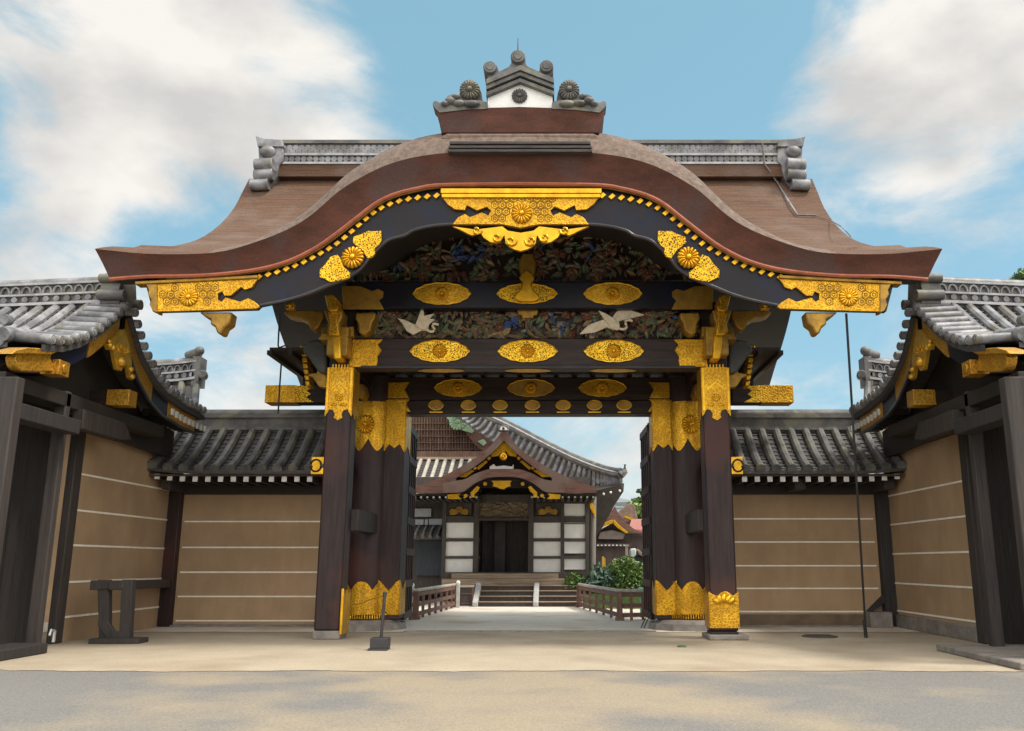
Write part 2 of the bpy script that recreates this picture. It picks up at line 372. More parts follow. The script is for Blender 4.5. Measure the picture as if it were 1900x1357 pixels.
def Xv(y): return float(np.interp(y, yv, xv))
def ztop(a, y):
    if y > YR: y = 2*YR - y
    if y <= YS:
        q = min(1, max(0, (y - YF) / (YS - YF))); k = zE(a) + (zS(a) - zE(a)) * math.sin(q*math.pi/2)**.9
    else: k = zS(a) + .12*(y - YS)
    mm = main(y) if y > YF + .02 else -9
    mm += .12 * max(0, (abs(a) - .75)/.25)**2 * math.exp(-(y - YF)/.4)
    if zS(a) < 6.9 and y > YS: k = -9
    d = k - mm
    return max(k, mm) + (.12*max(0, 1 - abs(d)/.35)**2 if y > YS else 0)
def zbot(a, y):
    if y > YR: y = 2*YR - y
    return max(zL(a), main(y) - .62)
ysf = [-2.7,-2.66,-2.58,-2.45,-2.3,-2.15,-1.9,-1.6,-1.3,-1,-.6,-.2,.15,.5,.9,1.3,1.65,2.0,2.2,2.4,2.6]
ys = ysf + [2.8] + [2*YR - y for y in reversed(ysf)]
NA = 120; As = [-1 + 2*i/NA for i in range(NA+1)]
def hw(y):
    return Xv(y) if y <= YR else 6.87
top = [[(XC + a*hw(y), y, ztop(a, y)) for a in As] for y in ys]
mb = MB(); mb.grid(top)
for i, f in enumerate(mb.f):
    yy = ys[i // NA]; yy = min(yy, 2*YR - yy)
    a = abs(As[i % NA])
    if (yy < -2.0 and a < .74) : mb.m[i] = 1
# the barrel behind the lip keeps its weathered colour to where it meets the main slope
roof = mb.build('bark_roof', [thatch, thatchl], gate, ang=60)
def lowx(a, y):
    yy = min(y, 2*YR - y); f = (XC + a*(np.interp(yy, [-2.58, -1.3, 2.8], [wL if y < YR else 6.72, 6.70, 6.72])))
    return float(f)
def yl(y): return min(max(y, YF + .12), 2*YR - YF - .12)
bot = [[(lowx(a, yl(y)), yl(y), zbot(a, yl(y))) for a in As] for y in ys[2:-2]]
mb = MB(); mb.grid(bot); mb.build('soffit', soffit, roof, ang=60)
mb = MB()
for rt, rb, sg in ((top[0], bot[0], 1), (top[-1], bot[-1], -1)):
    rows = []
    for q in (0, .12, .5, .85, 1):
        rows.append([tuple(A[i]*(1-q) + B[i]*q + (sg*(.03*math.sin(q*math.pi)) if i == 1 else 0) for i in range(3)) for A, B in zip(rt, rb)])
    mb.grid(rows)
for k in (0, -1):
    mb.grid([[r[k] for r in top[2:-2]], [r[k] for r in bot]])
mb.build('eave_band', band, roof, ang=50)
mb = MB()
mb.tube([(p[0], p[1] - .01, p[2]) for p in bot[0]], .035, 6)
mb.build('eave_lip', lip, roof)
# under-eave boarding: thin moulding below the red band
mb = MB()
mb.tube([(p[0]*.998 + XC*.002, p[1] + .07, p[2] - .0) for p in bot[0][8:-8]], .03, 6); mb.build('eave_moulding', goldo, roof)

# bargeboard, front
low = [(270,527),(283,578),(476,573),(482,567),(531,557),(571,545),(607,530),(636,518),(666,501),(688,475),(706,457),(724,444),(750,437),(768,427),(799,419.5),(839,416),(900,416),(966,420)]
lowr = [low[0], low[1], low[2]] + crs(low[3:], 4)
def mpx(l, c): return [(2*c - a, b) for a, b in reversed(l)]
MC = 964
upl = [(x, P(0,0,0) and 0) for x in ()]
def elow_px(x):
    q = crs([(204,519),(271,514),(372,512),(465,503),(531,487),(584,462),(622,436),(666,402),(699,377),(733,361),(777,350),(821,344),(964,342)], 6)
    return float(np.interp(x, [a for a, b in q], [b for a, b in q]))
uppx = [(x, elow_px(x) - 6) for x in range(964, 269, -20)] + [(270, elow_px(270) - 2)]
halfp = lowr
outl = halfp + mpx(halfp, MC)[1:] + [(2*MC - a, b) for a, b in reversed(uppx)][0:-1] + uppx
mb = MB(); mb.poly(outl, -2.46, .14); board = mb.build('bargeboard', lacq, gate, bev=.012)
mb = MB()
edge = [P(a, b, -2.47) for a, b in lowr[3:] + mpx(lowr[3:], MC)[1:]]
mb.tube(edge, .026, 6); mb.build('board_bead', lacqbead, board)
# gold studs along the board
sp = crs([(480,508.5),(520,497.5),(561,482),(590,467),(620,450),(648,428),(676,403),(706,381),(740,368),(775,361.5),(810,357.5)], 8)
ln = [0]
for a, b in zip(sp, sp[1:]): ln.append(ln[-1] + math.hypot(b[0]-a[0], b[1]-a[1]))
for s_ in (0, 1):
  for k in range(22):
    q = ln[-1]*k/21; x = float(np.interp(q, ln, [p[0] for p in sp])); y = float(np.interp(q, ln, [p[1] for p in sp]))
    xx = x if not s_ else 2*MC - x
    mb = MB(); mb.poly([(xx-7, y+6), (xx+1, y-1), (xx+7, y+4), (xx-1, y+11)], -2.51, .06)
    mb.build('diamond_stud', goldp, board, bev=.006)

# centre gold plate (gegyo)
gp = [(819,352),(818,362),(821,367.5),(830,379),(843,388.5),(863,390),(866,381),(885,391),(903,384),(911,391),(906,400),(894,394),(872,403),(863,397),(850,403),(839,416.5),(932,416.5),(966,423)]
MG = 966
mb = MB(); mb.poly(gp + mpx(gp, MG)[1:], -2.53, .08)
cp = mb.build('crest_plate', gold, board, bev=.008)
def inside(p, pl):
    c = False
    for (x1, y1), (x2, y2) in zip(pl, pl[1:] + pl[:1]):
        if (y1 > p[1]) != (y2 > p[1]) and p[0] < (x2-x1)*(p[1]-y1)/(y2-y1) + x1: c = not c
    return c
def hexes(pl, Y, parent, r=8.2, skip=None, lim=None):
    mb = MB(); xs = [a for a, b in pl]; ys_ = [b for a, b in pl]; j = 0; y = min(ys_) + 4
    while y < max(ys_):
        x = min(xs) + (r*.87 if j % 2 else 0)
        while x < max(xs):
            if all(inside((x + r*.95*math.cos(q*math.pi/3 + .5236), y + r*.95*math.sin(q*math.pi/3 + .5236)), pl) for q in range(6)) and not (lim and not lim[0] < x < lim[1]) and not (skip and math.hypot(x-skip[0], y-skip[1]) < skip[2]):
                for rr in (r*.86, r*.36):
                    mb.tube([P(x + rr*math.cos(q*math.pi/3 + .5236), y + rr*math.sin(q*math.pi/3 + .5236), Y) for q in range(7)], .0085, 4, caps=False)
            x += r*1.74
        y += r*1.5; j += 1
    return mb.build('hexagon_relief', goldo, parent)
hexes(gp + mpx(gp, MG)[1:-1], -2.532, cp, 8.2, (968, 397, 24), (900, 1032))
mb = MB(); mb.pbox(818, 1116, 350, 358, -2.585, .1); mb.pbox(820, 1114, 360, 366, -2.575, .1); mb.rosette(P(968, 397, -2.54), .185, .07); mb.build('chrysanthemum', goldp, cp, ang=60)
g2 = [(839,420),(859,429),(868,434),(876,437),(884,434),(890,430),(897,441),(910,449.5),(920,451),(928,449),(933,440),(936,437),(938,452),(946,459),(954,463),(966,466)]
mb = MB(); mb.poly(g2 + mpx(g2, MG)[1:] + [(1050,426),(1000,420),(990,428),(966,432),(942,428),(932,420),(882,426)], -2.50, .07)
for c in ((885,427,9),(922,440,10),(948,446,11)):
    for s_ in (0, 1):
        x = c[0] if not s_ else 2*MG - c[0]
        pts = [P(x + c[2]*(1 - .09*k)*math.cos(k*.75)*(1 if not s_ else -1), c[1] + c[2]*(1-.09*k)*math.sin(k*.75), -2.53) for k in range(10)]
        mb.tube(pts, .022, 6)
mb.build('pendant', goldp, board, bev=.006)
# paired openwork mounts with chrysanthemums
bu = [(683,428),(695,429),(707,428),(708,446),(703,455),(695,461),(696,470),(692,476),(682,480),(673,466),(664,459),(654,450),(656,439),(671,434)]
bl = [(625,472),(633,481),(638,495),(650,506),(649,515),(633,520),(613,524),(600,517),(593,515),(593,500),(604,489),(612,477)]
for s_ in (0, 1):
    f = (lambda l: l) if not s_ else (lambda l: mpx(l, MC))
    mb = MB(); mb.poly(f(bu), -2.51, .06); mb.poly(f(bl), -2.51, .06)
    mo = mb.build('openwork_mount', goldf, board, bev=.008)
    mb = MB(); x = 655 if not s_ else 2*MC - 655 + 4; mb.rosette(P(x, 479, -2.50), .20, .09); mb.build('chrysanthemum', goldp, mo, ang=60)
# end plates
ep = [(291,527),(478,517),(468,533),(454,538),(447,533),(428,549),(416,549),(412,541),(404,545),(404,556),(411,560),(418,552),(446,560),(460,553),(473,560),(482,569),(476,573),(287,579)]
er = [(270,527),(291,527),(291,580),(284,578),(277,565),(280,556),(274,546),(276,538)]
for s_ in (0, 1):
    f = (lambda l: l) if not s_ else (lambda l: mpx(l, MC - 2))
    mb = MB(); mb.poly(f(ep), -2.515, .06); pl = mb.build('end_plate', gold, board, bev=.008)
    for h0, h1 in ((280, 350), (350, 408)):
        hexes(f(ep), -2.517, pl, 8.6, (350 if not s_ else 2*(MC-2) - 350, 552, 22), (h0, h1) if not s_ else (2*(MC-2) - h1, 2*(MC-2) - h0))
    mb = MB(); mb.poly(f(er), -2.54, .24)
    if s_: mb.poly(f([(250,522),(478,510),(478,516),(250,528)]), -2.56, .22)
    else: mb.poly([(250,522),(478,510),(478,516),(250,528)], -2.56, .22)
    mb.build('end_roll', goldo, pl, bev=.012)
    mb = MB(); x = 350 if not s_ else 2*(MC-2) - 350; mb.rosette(P(x, 552, -2.52), .165, .05); mb.build('chrysanthemum', goldp, pl, ang=60)
    mb = MB(); mb.poly(f([(369,579),(430,579),(428,590),(426,600),(416,607),(411,619),(403,619),(398,606),(390,602),(390,592),(380,588)]), -2.44, .3)
    mb.build('hanging_nose', goldo, board, bev=.03)

# kara ridge block and its crown of tiles
mb = MB()
mb.pbox(834, 1096, 262, 267.5, -2.76, 4.9); mb.pbox(832, 1098, 270, 275, -2.79, 4.9); mb.pbox(831, 1099, 277, 282, -2.82, 4.9)
rg = mb.build('ridge_courses', mat('weathered_ridge_board', (.07,.055,.05), (.035,.03,.028), rough=.8, scale=4, stretch=(.6,4,4), bump=.4), roof, bev=.01)
mb = MB()
mb.poly([(818,262),(818,252),(830,246),(1100,246),(1112,252),(1112,263)], -2.5, 4.6)
mb.build('ridge_skirt', thatchl, rg, bev=.05)
mb = MB()
mb.poly([(819,247),(815,228),(808,203),(860,201),(965,198),(1060,201),(1122,206),(1116,228),(1112,247)], -2.45, 4.8)
mb.build('ridge_block', band, rg, bev=.015)
mb = MB()
mb.prism([P(a, b, -2.40) for a, b in [(905,201),(905,177),(965,156),(1025,175),(1026,201)]], (0, 4.6, 0))
crown = mb.build('crown_gable', whitem, gate)
mb = MB()
for o_, t_, y_ in ((0, 7, -2.5), (12, 7, -2.54), (22, 9, -2.58)):
    mb.poly([(902,178-o_),(965,152-o_),(1028,176-o_),(1028,176-o_-t_),(965,152-o_-t_),(902,178-o_-t_)], y_, 4.7)
mb.poly([(905,158),(905,140),(898,134),(898,120),(922,122),(926,133),(944,124),(952,112),(970,112),(980,124),(1000,133),(1004,120),(1026,120),(1026,134),(1019,142),(1021,158),(965,134)], -2.46, 1.0)
for x, y, r in ((909,125,.125),(961,105,.135),(1014,123,.125)):
    c = P(x, y, -2.52); mb.tube([(c[0], c[1]+1.2, c[2]), (c[0], c[1], c[2]), (c[0], c[1]-.02, c[2])], [r, r, r*.9], 18)
    mb.tube([(c[0], c[1]-.02, c[2]), (c[0], c[1]-.035, c[2])], [r*.62, r*.55], 16)
mb.build('crown_tiles', tiled, crown, bev=.008)
mb = MB(); mb.pbox(907, 1024, 163, 168.5, -2.52, .1); 
mb = MB(); mb.rosette(P(964, 179, -2.41), .145, .06); mb.build('chrysanthemum', tiled, crown, ang=60)
mb = MB(); a, b = P(961, 71, -2.4), P(961, 96, -2.4); mb.tube([b, a], [.014, .006], 6); mb.build('lightning_spike', iron, crown)
for s_ in (0, 1):
    f = (lambda l: l) if not s_ else (lambda l: mpx(l, 964))
    mb = MB()
    mb.poly(f([(803,196),(803,190),(808,187),(816,191),(824,187),(831,178),(842,174),(850,178),(856,185),(890,186),(904,190),(904,202),(860,204),(815,209)]), -2.47, .35)
    for x, y, rx, ry in ((836,188,12,8),(826,194,8,6),(852,193,13,7),(876,194,16,8),(846,181,9,6)):
        xx = x if not s_ else 1928 - x; c = P(xx, y, -2.47); k = 15.5/1650
        mb.dome(c, (rx*k,0,0), (0,0,ry*k), (0,-.10,0), 12, 5)
    mb.poly(f([(850,190),(853,172),(856,160),(864,152),(876,150),(887,158),(893,172),(896,190)]), -2.36, .3)
    x = 872 if not s_ else 1056
    mb.rosette(P(x, 170, -2.42), .19, .12, pet=18)
    c = P(x, 170, -2.3); mb.disc(c, (0,1,0), .17, .25, 18)
    mb.build('ridge_end_tile', tiled, crown, bev=.01)

# main ridge
mb = MB()
zb, zt = P(700, 314, YR)[2], P(700, 270, YR)[2]
xl, xr = P(519, 300, YR)[0], 2*XC - P(519, 300, YR)[0]
mb.cur = 3; mb.box(xl, xr, YR-.20, YR+.20, zb-.12, zt-.03)
hgt = zt - zb
mbb = MB(); mbb.box(xl+.05, xr-.05, YR-.24, YR+.24, zb-.3, zb+.01); mbb.build('ridge_bed', thatch, roof)
mb.cur = 1
for f0 in (.02, .38): mb.box(xl, xr, YR-.27, YR+.27, zb + hgt*f0, zb + hgt*(f0+.09))
mb.cur = 2; mb.box(xl-.05, xr+.05, YR-.24, YR+.24, zt-.06, zt+.03)
mb.cur = 0
nn = 84
for k in range(nn):
    x = xl + (xr-xl)*(k+.5)/nn
    mb.tube([(x, YR+.23, zb+hgt*.245), (x, YR-.24, zb+hgt*.245)], hgt*.115, 8)
    mb.tube([(x, YR+.22, zb+hgt*.55), (x, YR-.22, zb+hgt*.55)], [hgt*.12]*2, 8)
    mb.tube([(x+.07, YR+.21, zb+hgt*.74), (x+.07, YR-.21, zb+hgt*.74)], [hgt*.12]*2, 8)
mr_ = mb.build('main_ridge', [tile, tilew, tiled, tilepan], roof, ang=30)
for s_ in (0, 1):
    mb = MB()
    X = lambda a, b, Y=YR-.3: P(a, b, Y)
    mb.poly([(478,272),(476,263),(474,252),(490,257),(523,259),(526,272)], YR-.36, .72)
    mb.poly([(479,272),(525,272),(526,299),(518,306),(514,326),(505,345),(494,353),(478,348),(485,330),(482,305),(480,290)], YR-.3, .6)
    for px_, py_, r in ((474,304,.17),(473,322,.15),(465,340,.14)):
        a = P(px_, py_+4, YR-.42); b = P(px_+34, py_+2, YR-.42)
        mb.tube([(a[0]-.02, a[1], a[2]), a, b], [r*.6, r, r], 14)
    a = P(497, 282, YR-.3); mb.dome(a, (.2,0,0), (0,0,.16), (0,-.14,0), 12, 5)
    mb.build('ridge_end_tile', tile, roof, mir=bool(s_), bev=.015)

# roof conductor pipe on the right slope
def ontop(px_, py_):
    """where the ray through this point of the roof meets the main slope"""
    best = None
    for k in range(400):
        y = YF + (YR - YF)*k/399; p = P(px_, py_, y)
        if best is None or abs(p[2] - main(y)) < best[0]: best = (abs(p[2] - main(y)), p)
    return best[1]
mb = MB()
pts = [P(1414, 268, YR-.3), P(1418, 308, YR-.3)] + [ontop(a, b) for a, b in ((1440,340),(1460,373),(1479,403))]
mb.tube([(p[0], p[1]-.03, p[2]+.04) for p in pts] + [(ontop(1513,404)[0], ontop(1513,404)[1]-.03, ontop(1513,404)[2]+.04)], .022, 6)
pts = [ontop(1513,404), ontop(1540,412), P(1560,424,-.3), P(1572,436,-.6), P(1578,443,-.7)]
mb.tube([(p[0], p[1]-.03, p[2]+.03) for p in pts], .012, 5); mb.build('conductor_pipe', tile, roof)

# ------------------------------------------------------------------ pillars
def fpill(s_):
    mb = MB()
    f = (lambda p: p) if not s_ else mirx
    # square front pillar, slightly chamfered
    xa, xb = P(581, 1176, 0)[0], P(630, 1176, 0)[0]
    if s_: xa, xb = P(1319, 1176, 0)[0], P(1371, 1176, 0)[0]
    zt_ = P(600, 560, 0)[2]
    z0 = P(600, 1171, 0)[2] if not s_ else P(1340, 1172, 0)[2]
    mb.box(xa, xb, 0, .5, z0, zt_)
    pil = mb.build('pillar', pillarm, gate, bev=.035)
    cx = (xa + xb)/2; hwid = (xb - xa)/2
    def Z(py): return P(950, py, 0)[2]
    mb = MB()
    # gilt sleeve with a cusped lower edge, front and inner sides
    prof = [(-1.04, 682),(-1.04,773),(-.72,760),(-.42,762),(-.30,768),(-.30,772),(-.38,775),(0,781),(.38,775),(.30,772),(.30,768),(.42,762),(.72,760),(1.04,773),(1.04,682)]
    mb.prism([(cx + a*hwid, -.022, Z(b)) for a, b in prof], (0, .022, 0))
    for sd_ in (-1, 1):
        x = cx + sd_*(hwid + .002)
        pr = [(-.02,682),(-.02,773),(.1,762),(.25,776),(.4,762),(.52,773),(.52,682)]
        mb.prism([(x, a, Z(b)) for a, b in pr], (.02*sd_, 0, 0))
    cap = mb.build('gilt_sleeve', gold, pil, bev=.005)
    mb = MB()
    for sd_ in (-1, 1):
        mb.box(cx + sd_*hwid*.93 - .02, cx + sd_*hwid*.93 + .02, -.04, -.018, Z(762), Z(684))
    sq = [(-.7,722),(0,708),(.7,722),(.7,726),(0,712.5),(-.7,726)]
    mb.prism([(cx + a*hwid, -.036, Z(b)) for a, b in sq], (0, .02, 0))
    for a in (-.6,-.36,-.12,.12,.36,.6): mb.box(cx + a*hwid - .012, cx + a*hwid + .012, -.045, -.018, Z(686), Z(677))
    mb.rosette((cx, -.024, Z(738)), .08, .03, pet=8)
    for a in (-.38, .38): mb.dome((cx + a*hwid, -.024, Z(752)), (.07,0,0), (0,0,.03), (0,-.025,0))
    mb.build('sleeve_relief', goldp, cap, ang=60)
    # nose bracket
    mb = MB()
    pxs = [(-.38,625),(.30,625),(.42,664),(.46,671),(-.18,671),(-.24,660),(-.36,640)] if not s_ else [(.38,625),(-.30,625),(-.42,664),(-.46,671),(.18,671),(.24,660),(.36,640)]
    mb.prism([(cx + a*hwid, -.46, Z(b) - .05) for a, b in pxs], (0, .44, 0))
    mb.build('nose_bracket', goldp, pil, bev=.03)
    mb = MB(); mb.box(cx - hwid*.85, cx + hwid*.85, -.40, -.03, Z(668), Z(615)); mb.build('nose_block', goldo, pil, bev=.03)
    # foot
    if s_:
        mb = MB(); pr = [(-1.06,1166),(1.06,1166),(1.06,1099),(.9,1101),(.7,1106),(.4,1100),(.1,1097),(-.2,1100),(-.45,1106),(-.8,1103),(-1.06,1098)]
        mb.prism([(cx + a*hwid, -.025, Z(b)) for a, b in pr], (0, .025, 0))
        for sd_ in (-1, 1):
            x = cx + sd_*(hwid + .002); mb.prism([(x, a, Z(b)) for a, b in [(-.025,1166),(.52,1166),(.52,1100),(.38,1106),(.25,1097),(.1,1106),(-.025,1098)]], (.022*sd_, 0, 0))
        sl = mb.build('gilt_foot', gold, pil, bev=.006)
        mb = MB()
        for k in range(5):
            th = -1.2 + k*.6; mb.dome((cx + .12*math.sin(th)*1.2, -.03, Z(1112) + .07*math.cos(th) - .06), (.06*math.cos(th),0,-.06*math.sin(th)), (.09*math.sin(th),0,.09*math.cos(th)), (0,-.04,0))

        mb.tube([(cx - hwid, -.03, Z(1120)), (cx + hwid, -.03, Z(1120))], .012, 6)
        mb.build('foot_relief', goldp, sl)
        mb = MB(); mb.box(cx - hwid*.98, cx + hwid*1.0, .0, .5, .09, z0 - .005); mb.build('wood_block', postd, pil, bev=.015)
        mb = MB(); mb.box(cx - hwid*1.25, cx + hwid*1.55, -.22, .7, 0, .09); mb.build('stone_base', stone, pil, bev=.02)
    else:
        mb = MB(); mb.box(cx - hwid*1.05, cx + hwid*1.05, -.03, .53, 0, z0 + .002); mb.build('stone_base', stone, pil, bev=.02)
        mb = MB(); x = cx + hwid + .002
        mb.prism([(x, a, Z(b)) for a, b in [(-.04,1178),(.52,1178),(.52,1096),(.38,1104),(.24,1094),(.1,1104),(-.04,1092)]], (.05, 0, 0))
        mb.build('gilt_foot', goldp, pil, bev=.008)
    return cx, hwid
for s_ in (0, 1):
    cx, hwid = fpill(s_)
    # rear pillar, same line
    mb = MB(); mb.box(cx - hwid, cx + hwid, 5.1, 5.6, .12, 5.3); mb.box(cx - hwid*1.1, cx + hwid*1.1, 5.05, 5.65, 0, .12); mb.build('pillar', pillarm, gate, bev=.03)
    # tie rail between front and main pillar
    sx = cx + (hwid*.9 if not s_ else -hwid*.9)
    z_ = P(660, 985, .6)[2]; z2_ = P(660, 946, .6)[2]
    mb = MB(); mb.box(sx - .12, sx + .16 if not s_ else sx + .12, .5, 5.1, z_, z2_); mb.build('tie_rail', postm, gate, bev=.01)
# main round pillars with jambs
YM = 2.8
for s_ in (0, 1):
    f = (lambda x: x) if not s_ else (lambda x: 2*980 - x)
    c = P(f(684), 1000, YM); cx = c[0]; r = .50
    Zm = lambda py: P(950, py, YM - .4)[2]
    mb = MB(); mb.lathe((cx, YM, 0), [(r, Zm(1150)), (r, Zm(700))], 40); pil = mb.build('main_pillar', pillarm, gate)
    mb = MB(); j0, j1 = sorted((P(f(706), 1000, YM-.35)[0], P(f(744), 1000, YM-.35)[0]))
    mb.box(j0, j1, YM-.35, YM+.35, Zm(1150), Zm(745)); jm = mb.build('door_jamb', pillarm, gate, bev=.015)
    # gilt caps
    mb = MB(); rows = []
    n = 72
    def capz(k): 
        t_ = (k/n*8) % 1; return Zm(838) + (Zm(815) - Zm(838)) * (abs(2*t_ - 1))**1.5
    for q in range(5):
        rows.append([(cx + (r+.02)*math.cos(2*math.pi*k/n), YM + (r+.02)*math.sin(2*math.pi*k/n), capz(k) + (Zm(746) - capz(k))*q/4) for k in range(n)])
    mb.grid(rows, True); cap = mb.build('gilt_cap', gold, pil)
    mb = MB(); aa = R(262 if not s_ else 278)
    mb.rosette((cx + (r+.03)*math.cos(aa), YM + (r+.03)*math.sin(aa), Zm(789)), .21, .07, nrm=(math.cos(aa), math.sin(aa), 0)); mb.build('chrysanthemum', goldp, cap, ang=60)
    jc, jh = (j0 + j1)/2, (j1 - j0)/2
    mb = MB(); mb.prism([(jc + a*jh*1.03, YM-.375, Zm(b)) for a, b in [(-1,742),(-1,838),(-.5,824),(0,832),(.5,824),(1,840),(1,742)]], (0,.02,0))
    sx = jc + (jh if not s_ else -jh)*1.03
    mb.prism([(sx, YM-.37 + .7*a, Zm(b)) for a, b in [(0,742),(0,838),(.5,824),(1,840),(1,742)]], (.015 if not s_ else -.015,0,0)); mb.build('gilt_cap', gold, jm, bev=.006)
    # gilt feet
    mb = MB(); rows = []
    def ftz(k):
        t_ = ((k/n*7) + .25) % 1; return Zm(1079) - (Zm(1079) - Zm(1096)) * (1 - math.sin(t_*math.pi))**1.3
    for q in range(6): rows.append([(cx + (r+.03)*math.cos(2*math.pi*k/n), YM + (r+.03)*math.sin(2*math.pi*k/n), Zm(1139) + (ftz(k) - Zm(1139))*q/5) for k in range(n)])
    mb.grid(rows, True)
    for k in range(64):
        a = 2*math.pi*k/64; mb.tube([(cx + (r+.05)*math.cos(a), YM + (r+.05)*math.sin(a), Zm(1148)), (cx + (r+.04)*math.cos(a), YM + (r+.04)*math.sin(a), Zm(1139))], .017, 5)
    mb.lathe((cx, YM, 0), [(r+.06, Zm(1140)), (r+.06, Zm(1137.5))], 48)
    mb.build('gilt_foot', gold, pil)
    mb = MB(); mb.prism([(jc + a*jh*1.03, YM-.385, Zm(b)) for a, b in [(-1,1142),(-1,1076),(-.7,1080),(-.3,1090),(0,1096),(.3,1090),(.7,1080),(1,1076),(1,1142)]], (0,.03,0))
    mb.prism([(sx, YM-.37 + .7*a, Zm(b)) for a, b in [(0,1142),(0,1076),(.25,1086),(.5,1096),(.75,1086),(1,1078),(1,1142)]], (.02 if not s_ else -.02,0,0)); mb.build('gilt_foot', gold, jm, bev=.006)
    mb = MB()
    mb.lathe((cx, YM, 0), [(r+.42, 0), (r+.40, .14), (r+.33, Zm(1160)), (r+.22, Zm(1151)), (r*.9, Zm(1149.5))], 12); mb.build('stone_base', stone, pil, ang=25)
    # door leaf folded back
    d0 = P(f(748), 1000, YM+.35)[0]; d1 = P(f(763), 1000, YM+2.0)[0]
    zb_, zt_ = .16, Zm(775)
    sgn = 1 if not s_ else -1
    mb = MB(); ax = Vector((d1 - d0, 1.65, 0)); nv = Vector((sgn*.04, 0, 0))
    def bx(u0, u1, z0, z1, th, off):
        a, b = Vector((d0, YM+.35, 0)) + ax*u0, Vector((d0, YM+.35, 0)) + ax*u1
        o_ = nv*off
        mb.prism([tuple(a+o_+Vector((0,0,z0))), tuple(b+o_+Vector((0,0,z0))), tuple(b+o_+Vector((0,0,z1))), tuple(a+o_+Vector((0,0,z1)))], tuple(nv*th))
    bx(0, 1, zb_, zt_, 1, 0)
    for k in range(7): z = zb_ + (zt_-zb_-.2)*k/6; bx(0, 1, z, z+.16, 1.2, 1)
    for k in range(5): u = k*.235; bx(u, u+.06, zb_, zt_, .7, 1)
    leafd = mb.build('door_leaf', pillarm, gate, bev=.008)

# ------------------------------------------------------------------ beams, carvings
def medal(px_, py_, rx, ry, Y, m, parent, ros=.0, th=.03):
    mb = MB(); pts = []
    for k in range(72):
        t_ = 2*math.pi*k/72; q = abs(math.cos(t_))**8
        lob = 1 + .05*abs(math.cos(7*t_)) - .03
        pts.append((px_ + rx*math.cos(t_)*(1 + .06*q)*lob, py_ + ry*math.sin(t_)*lob*(1 - .1*q)))
    mb.poly(pts, Y - th, th)
    rim = [P(a, b, Y - th) for a, b in pts] + [P(*pts[0], Y - th)]
    mb.cur = 1; mb.tube(rim, .012, 5, caps=False)
    if ros: mb.rosette(P(px_, py_, Y - th), ros, .05)
    return mb.build('medallion', [m, goldp], parent, bev=0, ang=60)
mb = MB(); mb.pbox(640, 1318, 628, 683, .02, .42); b2 = mb.build('front_beam', beamm, gate, bev=.02)
mb = MB(); a = P(670, 681, -.0); b = P(1290, 681, 0); mb.tube([(a[0],-.0,a[2]-.0),(b[0],-.0,b[2])], .03, 8); mb.build('beam_bead', lacqbead, b2)
for x in (816, 979, 1139): medal(x, 651.5, 51, 20, .02, goldf, b2, .145)
for s_ in (0, 1):
    f = (lambda l: l) if not s_ else (lambda l: mpx(l, 980))
    mb = MB(); mb.poly(f([(648,633),(657,630),(710,630),(700.6,640),(708,650),(700,662),(701,670),(698,681),(648,681)]), -.012, .03)
    mb.poly(f([(676,652),(684,643),(698,640),(706,650),(699,659),(690,656),(697,668),(692,671)]), -.03, .03)
    mb.build('beam_sleeve', goldp if 0 else gold, b2, bev=.006)
for x in (816, 979, 1139):
    mb = MB(); c = P(x, 683, .02); ring = [(c[0] + .47*math.cos(2*math.pi*k/24), .22 + .16*math.sin(2*math.pi*k/24)) for k in range(24)]
    mb.prism([(a, b, c[2] - .004) for a, b in ring], (0, 0, -.014)); mb.build('underside_plate', goldp, b2)

mb = MB(); mb.pbox(640, 1318, 523, 572, -.20, .45); b1 = mb.build('upper_beam', lacq, gate, bev=.02)
for x in (820, 1137): medal(x, 545, 50, 20, -.20, gold, b1, .14)
medal(978, 545, 52, 18, -.20, goldf, b1)
mb = MB(); mb.poly([(953,554),(958,543),(966,536),(969,524),(963,515),(968,506),(978,500),(987,507),(992,516),(986,525),(989,537),(998,545),(1003,554),(990,559),(966,559)], -.32, .12)
mb.build('gilt_finial', goldp, b1, bev=.03)
for s_ in (0, 1):
    f = (lambda l: l) if not s_ else (lambda l: mpx(l, 979))
    mb = MB(); mb.poly(f([(634,531),(668,531),(690,540),(702,536),(711,541),(710,551),(703,557),(712,574),(636,574)]), -.235, .04); mb.build('beam_sleeve', goldo, b1, bev=.006)
